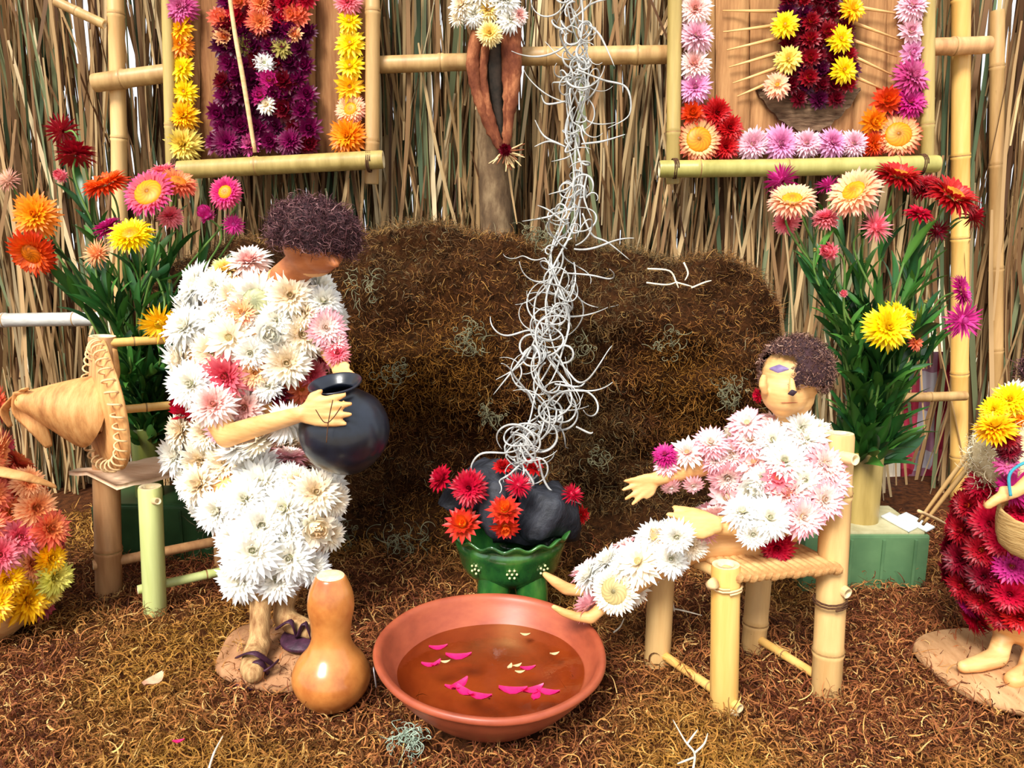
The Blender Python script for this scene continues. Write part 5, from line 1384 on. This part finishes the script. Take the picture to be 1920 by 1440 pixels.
BL = [(1400, 790, 62, 'pinktip', 'star'), (1452, 795, 60, 'blush', 'bud'), (1498, 800, 60, 'white', 'full'), (1408, 828, 70, 'pinktip', 'full'), (1450, 828, 70, 'white', 'full'), (1508, 828, 74, 'white', 'full'), (1530, 812, 52, 'cream', 'full'),
 (1378, 852, 62, 'pinktip', 'full'), (1417, 867, 74, 'blush', 'star'), (1471, 867, 76, 'white', 'full'), (1540, 871, 74, 'pinktip', 'full'), (1362, 892, 66, 'pinktip', 'full'), (1458, 896, 66, 'pink', 'star'), (1508, 900, 72, 'white', 'full'),
 (1550, 902, 70, 'pinktip', 'full'), (1362, 932, 76, 'pinktip', 'star'), (1417, 917, 72, 'white', 'bud'), (1483, 933, 76, 'blush', 'full'), (1540, 935, 74, 'pinktip', 'full'), (1392, 967, 70, 'white', 'full'), (1442, 972, 76, 'white', 'full'),
 (1500, 967, 74, 'pinktip', 'full'), (1530, 970, 56, 'pink', 'full'), (1456, 1022, 66, 'crimson', 'full'), (1410, 998, 54, 'white', 'full'),
 (1246, 850, 42, 'magenta', 'full'), (1288, 846, 54, 'blush', 'star'), (1333, 828, 60, 'pinktip', 'full'), (1250, 874, 40, 'pinktip', 'star'), (1258, 912, 34, 'pinktip', 'star'), (1300, 910, 36, 'pinktip', 'star'), (1340, 862, 50, 'pinktip', 'full'),
 (1422, 742, 26, 'crimson', 'tight'), (1267, 1002, 60, 'white', 'full'), (1233, 1016, 74, 'white', 'full'), (1200, 1056, 80, 'cream', 'star'), (1142, 1054, 68, 'white', 'full'), (1102, 1078, 62, 'white', 'full'), (1154, 1108, 80, 'cream', 'disc'),
 (1258, 1046, 66, 'white', 'full'), (1295, 1022, 56, 'cream', 'full'), (1172, 1070, 60, 'white', 'full'), (1430, 895, 50, 'white', 'full'), (1480, 830, 50, 'pinktip', 'full')]
pts_ = flowers_on(boy, bbvh, BL, .83)
samp = surf_sampler(bbody)
def boy_zone(p, n_):
    v = p - CAM; dep = v.y * CP - v.z * SP; px = 960 + F * v.x / dep; py = 720 - F * (v.z * CP + v.y * SP) / dep
    if n_.y < .15 and n_.x < .8: return False
    if 1100 < px < 1400 and py > 960: return n_.z > -.5
    return px > 1360 and 800 < py < 1000
scatter_fill(boy, samp, pts_, .026, 40, ['white', 'pinktip', 'blush', 'cream'], .021, cond=boy_zone)

# ================================================================== PARTIAL FIGURE, LEFT EDGE
lf = thing('flower_figure', 'doll in a flared skirt of orange, pink and yellow strawflowers at the left edge', 'doll', P(-70, 1150, .93))
lch_ = [[C(-70, 900, .95, 60), C(-60, 960, .95, 110), C(-55, 1040, .94, 130), C(-55, 1100, .93, 120)], [C(-80, 900, .95, 60), C(-90, 800, .96, 70), C(-95, 740, .96, 60)], [C(-95, 740, .96, 24), C(-95, 690, .96, 24), C(-95, 640, .96, 56)],
        [C(-100, 1130, .95, 22), C(-100, 1230, .92, 20), C(-80, 1250, .89, 18)], [C(-40, 1130, .95, 22), C(-45, 1230, .92, 20), C(-30, 1250, .89, 18)], [C(-140, 750, .96, 26), C(-170, 830, .93, 20), C(-120, 880, .88, 15)], [C(-50, 750, .96, 26), C(-40, 830, .93, 20), C(-60, 880, .88, 15)]]
lbody, lbvh = body_mesh('body', lch_, .003, WOOD, lf, 2)
LL = [(28, 915, 68, 'coral', 'full'), (72, 952, 66, 'peach', 'full'), (15, 962, 66, 'coral', 'full'), (98, 990, 70, 'coral', 'full'), (30, 1010, 76, 'pink', 'full'), (65, 1022, 56, 'pink', 'full'), (-5, 1040, 70, 'pink', 'full'), (55, 1055, 68, 'peach', 'full'), (98, 1046, 56, 'gold', 'full'),
      (105, 1082, 66, 'limeyellow', 'full'), (8, 1085, 66, 'gold', 'full'), (45, 1122, 80, 'gold', 'full'), (-15, 1130, 70, 'gold', 'full'), (-20, 930, 70, 'coral', 'full'), (-30, 985, 70, 'coral', 'full'), (60, 900, 50, 'peach', 'full'), (90, 1110, 50, 'paleyellow', 'full')]
pts_ = flowers_on(lf, lbvh, LL, .93)
def lf_zone(p, n_): return P(0, 1150, p.y).z < p.z < P(0, 720, p.y).z
scatter_fill(lf, surf_sampler(lbody), pts_, .034, 75, ['coral', 'pink', 'peach', 'gold'], .026, cond=lf_zone)
V, Fc = tube(spline([P(-60, 870, .84), P(0, 884, .835), P(60, 897, .85), P(104, 912, .87)], 6), [.009, .011, .009, .004], 10, flat=.3); obj('husk_belt', V, Fc, HATM, lf)
hair(lf, P(-95, 625, .96), .042, .042, .040, Matrix.Identity(3), 1500, HP, [5, 5, 2, 4, .7], .02, lambda v: v.z > -.2, 35)

# ================================================================== PARTIAL FIGURE, RIGHT EDGE
rf = thing('flower_figure', 'doll in a crimson strawflower skirt and woolly shawl at the right edge', 'doll', G(1900, 1250))
rch_ = [[C(1925, 900, .86, 66), C(1915, 980, .86, 96), C(1912, 1060, .86, 108), C(1925, 1120, .86, 90)], [C(1925, 900, .86, 60), C(1930, 830, .865, 66), C(1935, 780, .87, 46)], [C(1950, 785, .87, 22), C(1975, 745, .87, 22), C(1990, 712, .87, 42)],
        [C(1892, 1130, .86, 20), C(1882, 1190, .845, 17), C(1870, 1232, .835, 19), C(1835, 1244, .825, 16), C(1806, 1250, .82, 12)],
        [C(1955, 1130, .86, 20), C(1940, 1210, .84, 17), C(1930, 1262, .82, 22), C(1900, 1275, .80, 17)],
        [C(1960, 880, .82, 18), C(1905, 922, .79, 11), C(1872, 934, .785, 10), C(1852, 948, .785, 8)], [C(1905, 922, .79, 11), C(1880, 918, .79, 8)]]
rbody, rbvh = body_mesh('body', rch_, .0025, WOOD, rf, 2)
RL = [(1850, 912, 66, 'crimson', 'full'), (1822, 950, 58, 'darkred', 'full'), (1812, 995, 60, 'darkred', 'full'), (1808, 1050, 62, 'maroon', 'full'), (1812, 1095, 60, 'darkred', 'full'), (1862, 980, 70, 'crimson', 'full'), (1885, 1010, 72, 'crimson', 'full'), (1845, 1030, 62, 'darkred', 'full'), (1850, 1080, 60, 'maroon', 'full'),
      (1845, 1122, 56, 'darkred', 'full'), (1898, 1060, 70, 'magenta', 'full'), (1895, 1110, 68, 'crimson', 'full'), (1882, 1148, 60, 'darkred', 'full'), (1912, 1150, 62, 'red', 'full'), (1915, 960, 70, 'crimson', 'full'), (1918, 1010, 66, 'magenta', 'full'), (1838, 975, 50, 'maroon', 'tight'), (1870, 1050, 50, 'crimson', 'tight'),
      (1884, 818, 46, 'darkred', 'tight'), (1890, 842, 42, 'maroon', 'tight'), (1886, 866, 40, 'magentapale', 'star'), (1862, 772, 66, 'gold', 'full'), (1892, 786, 70, 'orange', 'full'), (1888, 735, 58, 'yellow', 'full'), (1905, 745, 56, 'cream', 'full'), (1850, 755, 46, 'yellow', 'full'), (1915, 775, 56, 'orange', 'full')]
pts_ = flowers_on(rf, rbvh, [e for e in RL], .80)
def rf_zone(p, n_):
    v = p - CAM; dep = v.y * CP - v.z * SP; py = 720 - F * (v.z * CP + v.y * SP) / dep
    return 900 < py < 1160 and p.y > .76 and not (py < 960 and p.y < .80)
scatter_fill(rf, surf_sampler(rbody), pts_, .028, 70, ['crimson', 'darkred', 'maroon', 'magenta'], .022, cond=rf_zone)
for px, py, sz, pl, kd in ((1884, 822, 48, 'darkred', 'full'), (1892, 846, 42, 'maroon', 'full'), (1888, 870, 40, 'magentapale', 'star')):
    p = P(px, py, .805); flower(rf, p, face_dir(-.2, .1, 1), sz * .6 * S(p), pl, kd)
# woolly shawl
ctr = P(1925, 862, .865); bm = bmesh.new(); bmesh.ops.create_icosphere(bm, subdivisions=4, radius=1)
for v in bm.verts: v.co = Vector((v.co.x * .058, v.co.y * .050, v.co.z * .050)) * (1 + .12 * noise.noise(v.co * 3.5)) + ctr
bm.verts.index_update(); V = [v.co.copy() for v in bm.verts]; Fc = [tuple(v.index for v in f.verts) for f in bm.faces]; bm.free()
sh = obj('shawl', V, Fc, mat('wool', (222, 204, 164), (186, 164, 120), .9, 80, bump=.7, dist=.003), rf)
n = 3600; idx = RNG.integers(0, len(V), n); A = np.array([tuple(v) for v in V])[idx]; o_ = A - np.array(tuple(ctr)); o_ /= np.linalg.norm(o_, axis=1, keepdims=True)
di = RNG.normal(size=(n, 3)) + o_ * .3
V_, q_ = ribbons(A + RNG.normal(0, .002, A.shape), di, RNG.uniform(.008, .022, n), np.full(n, .0009), 6, 6, .3, RNG)
me = fast_mesh('wool_fibres', V_ - np.array(tuple(WLOC[sh.name])), q_, FIBRE, pick_cols([(236, 220, 180), (206, 186, 142), (250, 240, 214)], [4, 3, 2], n, 14, RNG))
f = bpy.data.objects.new('wool', me); link(f, sh); f['kind'] = 'stuff'
V, Fc = tube(spline([P(1895, 930, .775), P(1893, 890, .78), P(1920, 868, .79), P(1960, 860, .80)], 6), .0016, 8); obj('blue_cord', V, Fc, mat('teal_cord', (70, 160, 170), (40, 120, 140), .5, 60, bump=0), rf)
# basket in the hand
V, Fc = lathe(smooth_prof([(.001, -.030), (.028, -.028), (.036, -.010), (.038, .012), (.036, .014), (.034, -.008), (.001, -.024)], 4), 32, P(1945, 985, .785), (0, -.2, 1), wob=lambda r, z, a, i: (r * (1 + .02 * math.sin(a * 20)), z))
o = obj('basket', V, Fc, mat('basket', (214, 178, 116), (160, 120, 66), .7, 60, (1, 1, 8), .5)); tag(o, 'small straw basket on the arm of the crimson-skirted doll', 'basket')
# base slab
V, Fc = lathe([(.001, 0), (.088, 0), (.092, .006), (.088, .012), (.001, .013)], 40, G(1888, 1262) + Vector((0, 0, -.004)), (0, 0, 1), wob=lambda r, z, a, i: (r * (1 + .07 * math.sin(2 * a + .4) + .03 * math.sin(5 * a)), z))
o = obj('wooden_base', V, Fc, mat('base_wood2', (206, 158, 112), (168, 122, 80), .8, 20, (4, 1, 1), .4, .2)); tag(o, 'tan wooden slab under the feet of the crimson-skirted doll', 'wooden base')

hair(rf, P(1992, 702, .872), .040, .038, .038, Matrix.Identity(3), 1400, HP, [5, 5, 2, 4, .7], .02, lambda v: v.z > -.25 and not (v.y < -.5 and v.z < .2), 37)
# sticks leaning beside the right doll
for k, (a, b, r, lb) in enumerate((((1838, 822), (1722, 978), 4.5, 'upper of the two parallel brown sticks leaning by the crimson-skirted doll'), ((1848, 836), (1730, 984), 5.0, 'lower of the two parallel brown sticks leaning by the crimson-skirted doll'), ((1722, 958), (1790, 992), 3.2, 'thin pale stick crossing the foot of the leaning sticks'))):
    pa, pb = P(a[0], a[1], .93), P(b[0], b[1], .98); V, Fc = tube(spline([pa, pa.lerp(pb, .5) + Vector((0, 0, .001)), pb], 4), [r * S(pa), r * S(pa), r * .6 * S(pa)], 8)
    o = obj('stick', V, Fc, BAMBOO if k < 2 else WOODP); tag(o, lb, 'stick')

# ================================================================== BEHIND THE WALL: PLAID CLOTH
pm = bpy.data.materials.new('plaid'); pm.use_nodes = True; nt = pm.node_tree; n = nt.nodes; L = nt.links
tc = n.new('ShaderNodeTexCoord'); sx = n.new('ShaderNodeSeparateXYZ'); L.new(tc.outputs['Object'], sx.inputs[0])
def stripes(axis, sc):
    m_ = n.new('ShaderNodeMath'); m_.operation = 'MULTIPLY'; m_.inputs[1].default_value = sc; L.new(sx.outputs[axis], m_.inputs[0])
    f_ = n.new('ShaderNodeMath'); f_.operation = 'FRACT'; L.new(m_.outputs[0], f_.inputs[0])
    g_ = n.new('ShaderNodeMath'); g_.operation = 'GREATER_THAN'; g_.inputs[1].default_value = .5; L.new(f_.outputs[0], g_.inputs[0]); return g_
sa, sb = stripes('X', 14), stripes('Z', 12)
mx = n.new('ShaderNodeMix'); mx.data_type = 'RGBA'; mx.inputs[6].default_value = lin4((206, 66, 96)); mx.inputs[7].default_value = lin4((216, 212, 220)); L.new(sa.outputs[0], mx.inputs[0])
mx2 = n.new('ShaderNodeMix'); mx2.data_type = 'RGBA'; mx2.blend_type = 'MULTIPLY'; mx2.inputs[7].default_value = lin4((206, 150, 172)); L.new(sb.outputs[0], mx2.inputs[0]); L.new(mx.outputs[2], mx2.inputs[6])
L.new(mx2.outputs[2], n['Principled BSDF'].inputs['Base Color']); n['Principled BSDF'].inputs['Roughness'].default_value = .85
V = []; Fc = []; n1, n2 = 24, 18
for i in range(n1):
    for j in range(n2):
        px = 1690 + 110 * i / (n1 - 1); py = 660 + 290 * j / (n2 - 1); V.append(P(px, py, 1.62 + .012 * math.sin(i * .9) + .004 * math.sin(j)))
for i in range(n1 - 1):
    for j in range(n2 - 1): q = i * n2 + j; Fc.append((q, q + n2, q + n2 + 1, q + 1))
k = len(V); V += [v + Vector((0, .004, 0)) for v in V]; Fc += [tuple(reversed([a + k for a in f])) for f in Fc[:]]
o = obj('plaid_cloth', V, Fc, pm); tag(o, 'pink and white plaid cloth hanging behind the gap right of the right bouquet', 'cloth')
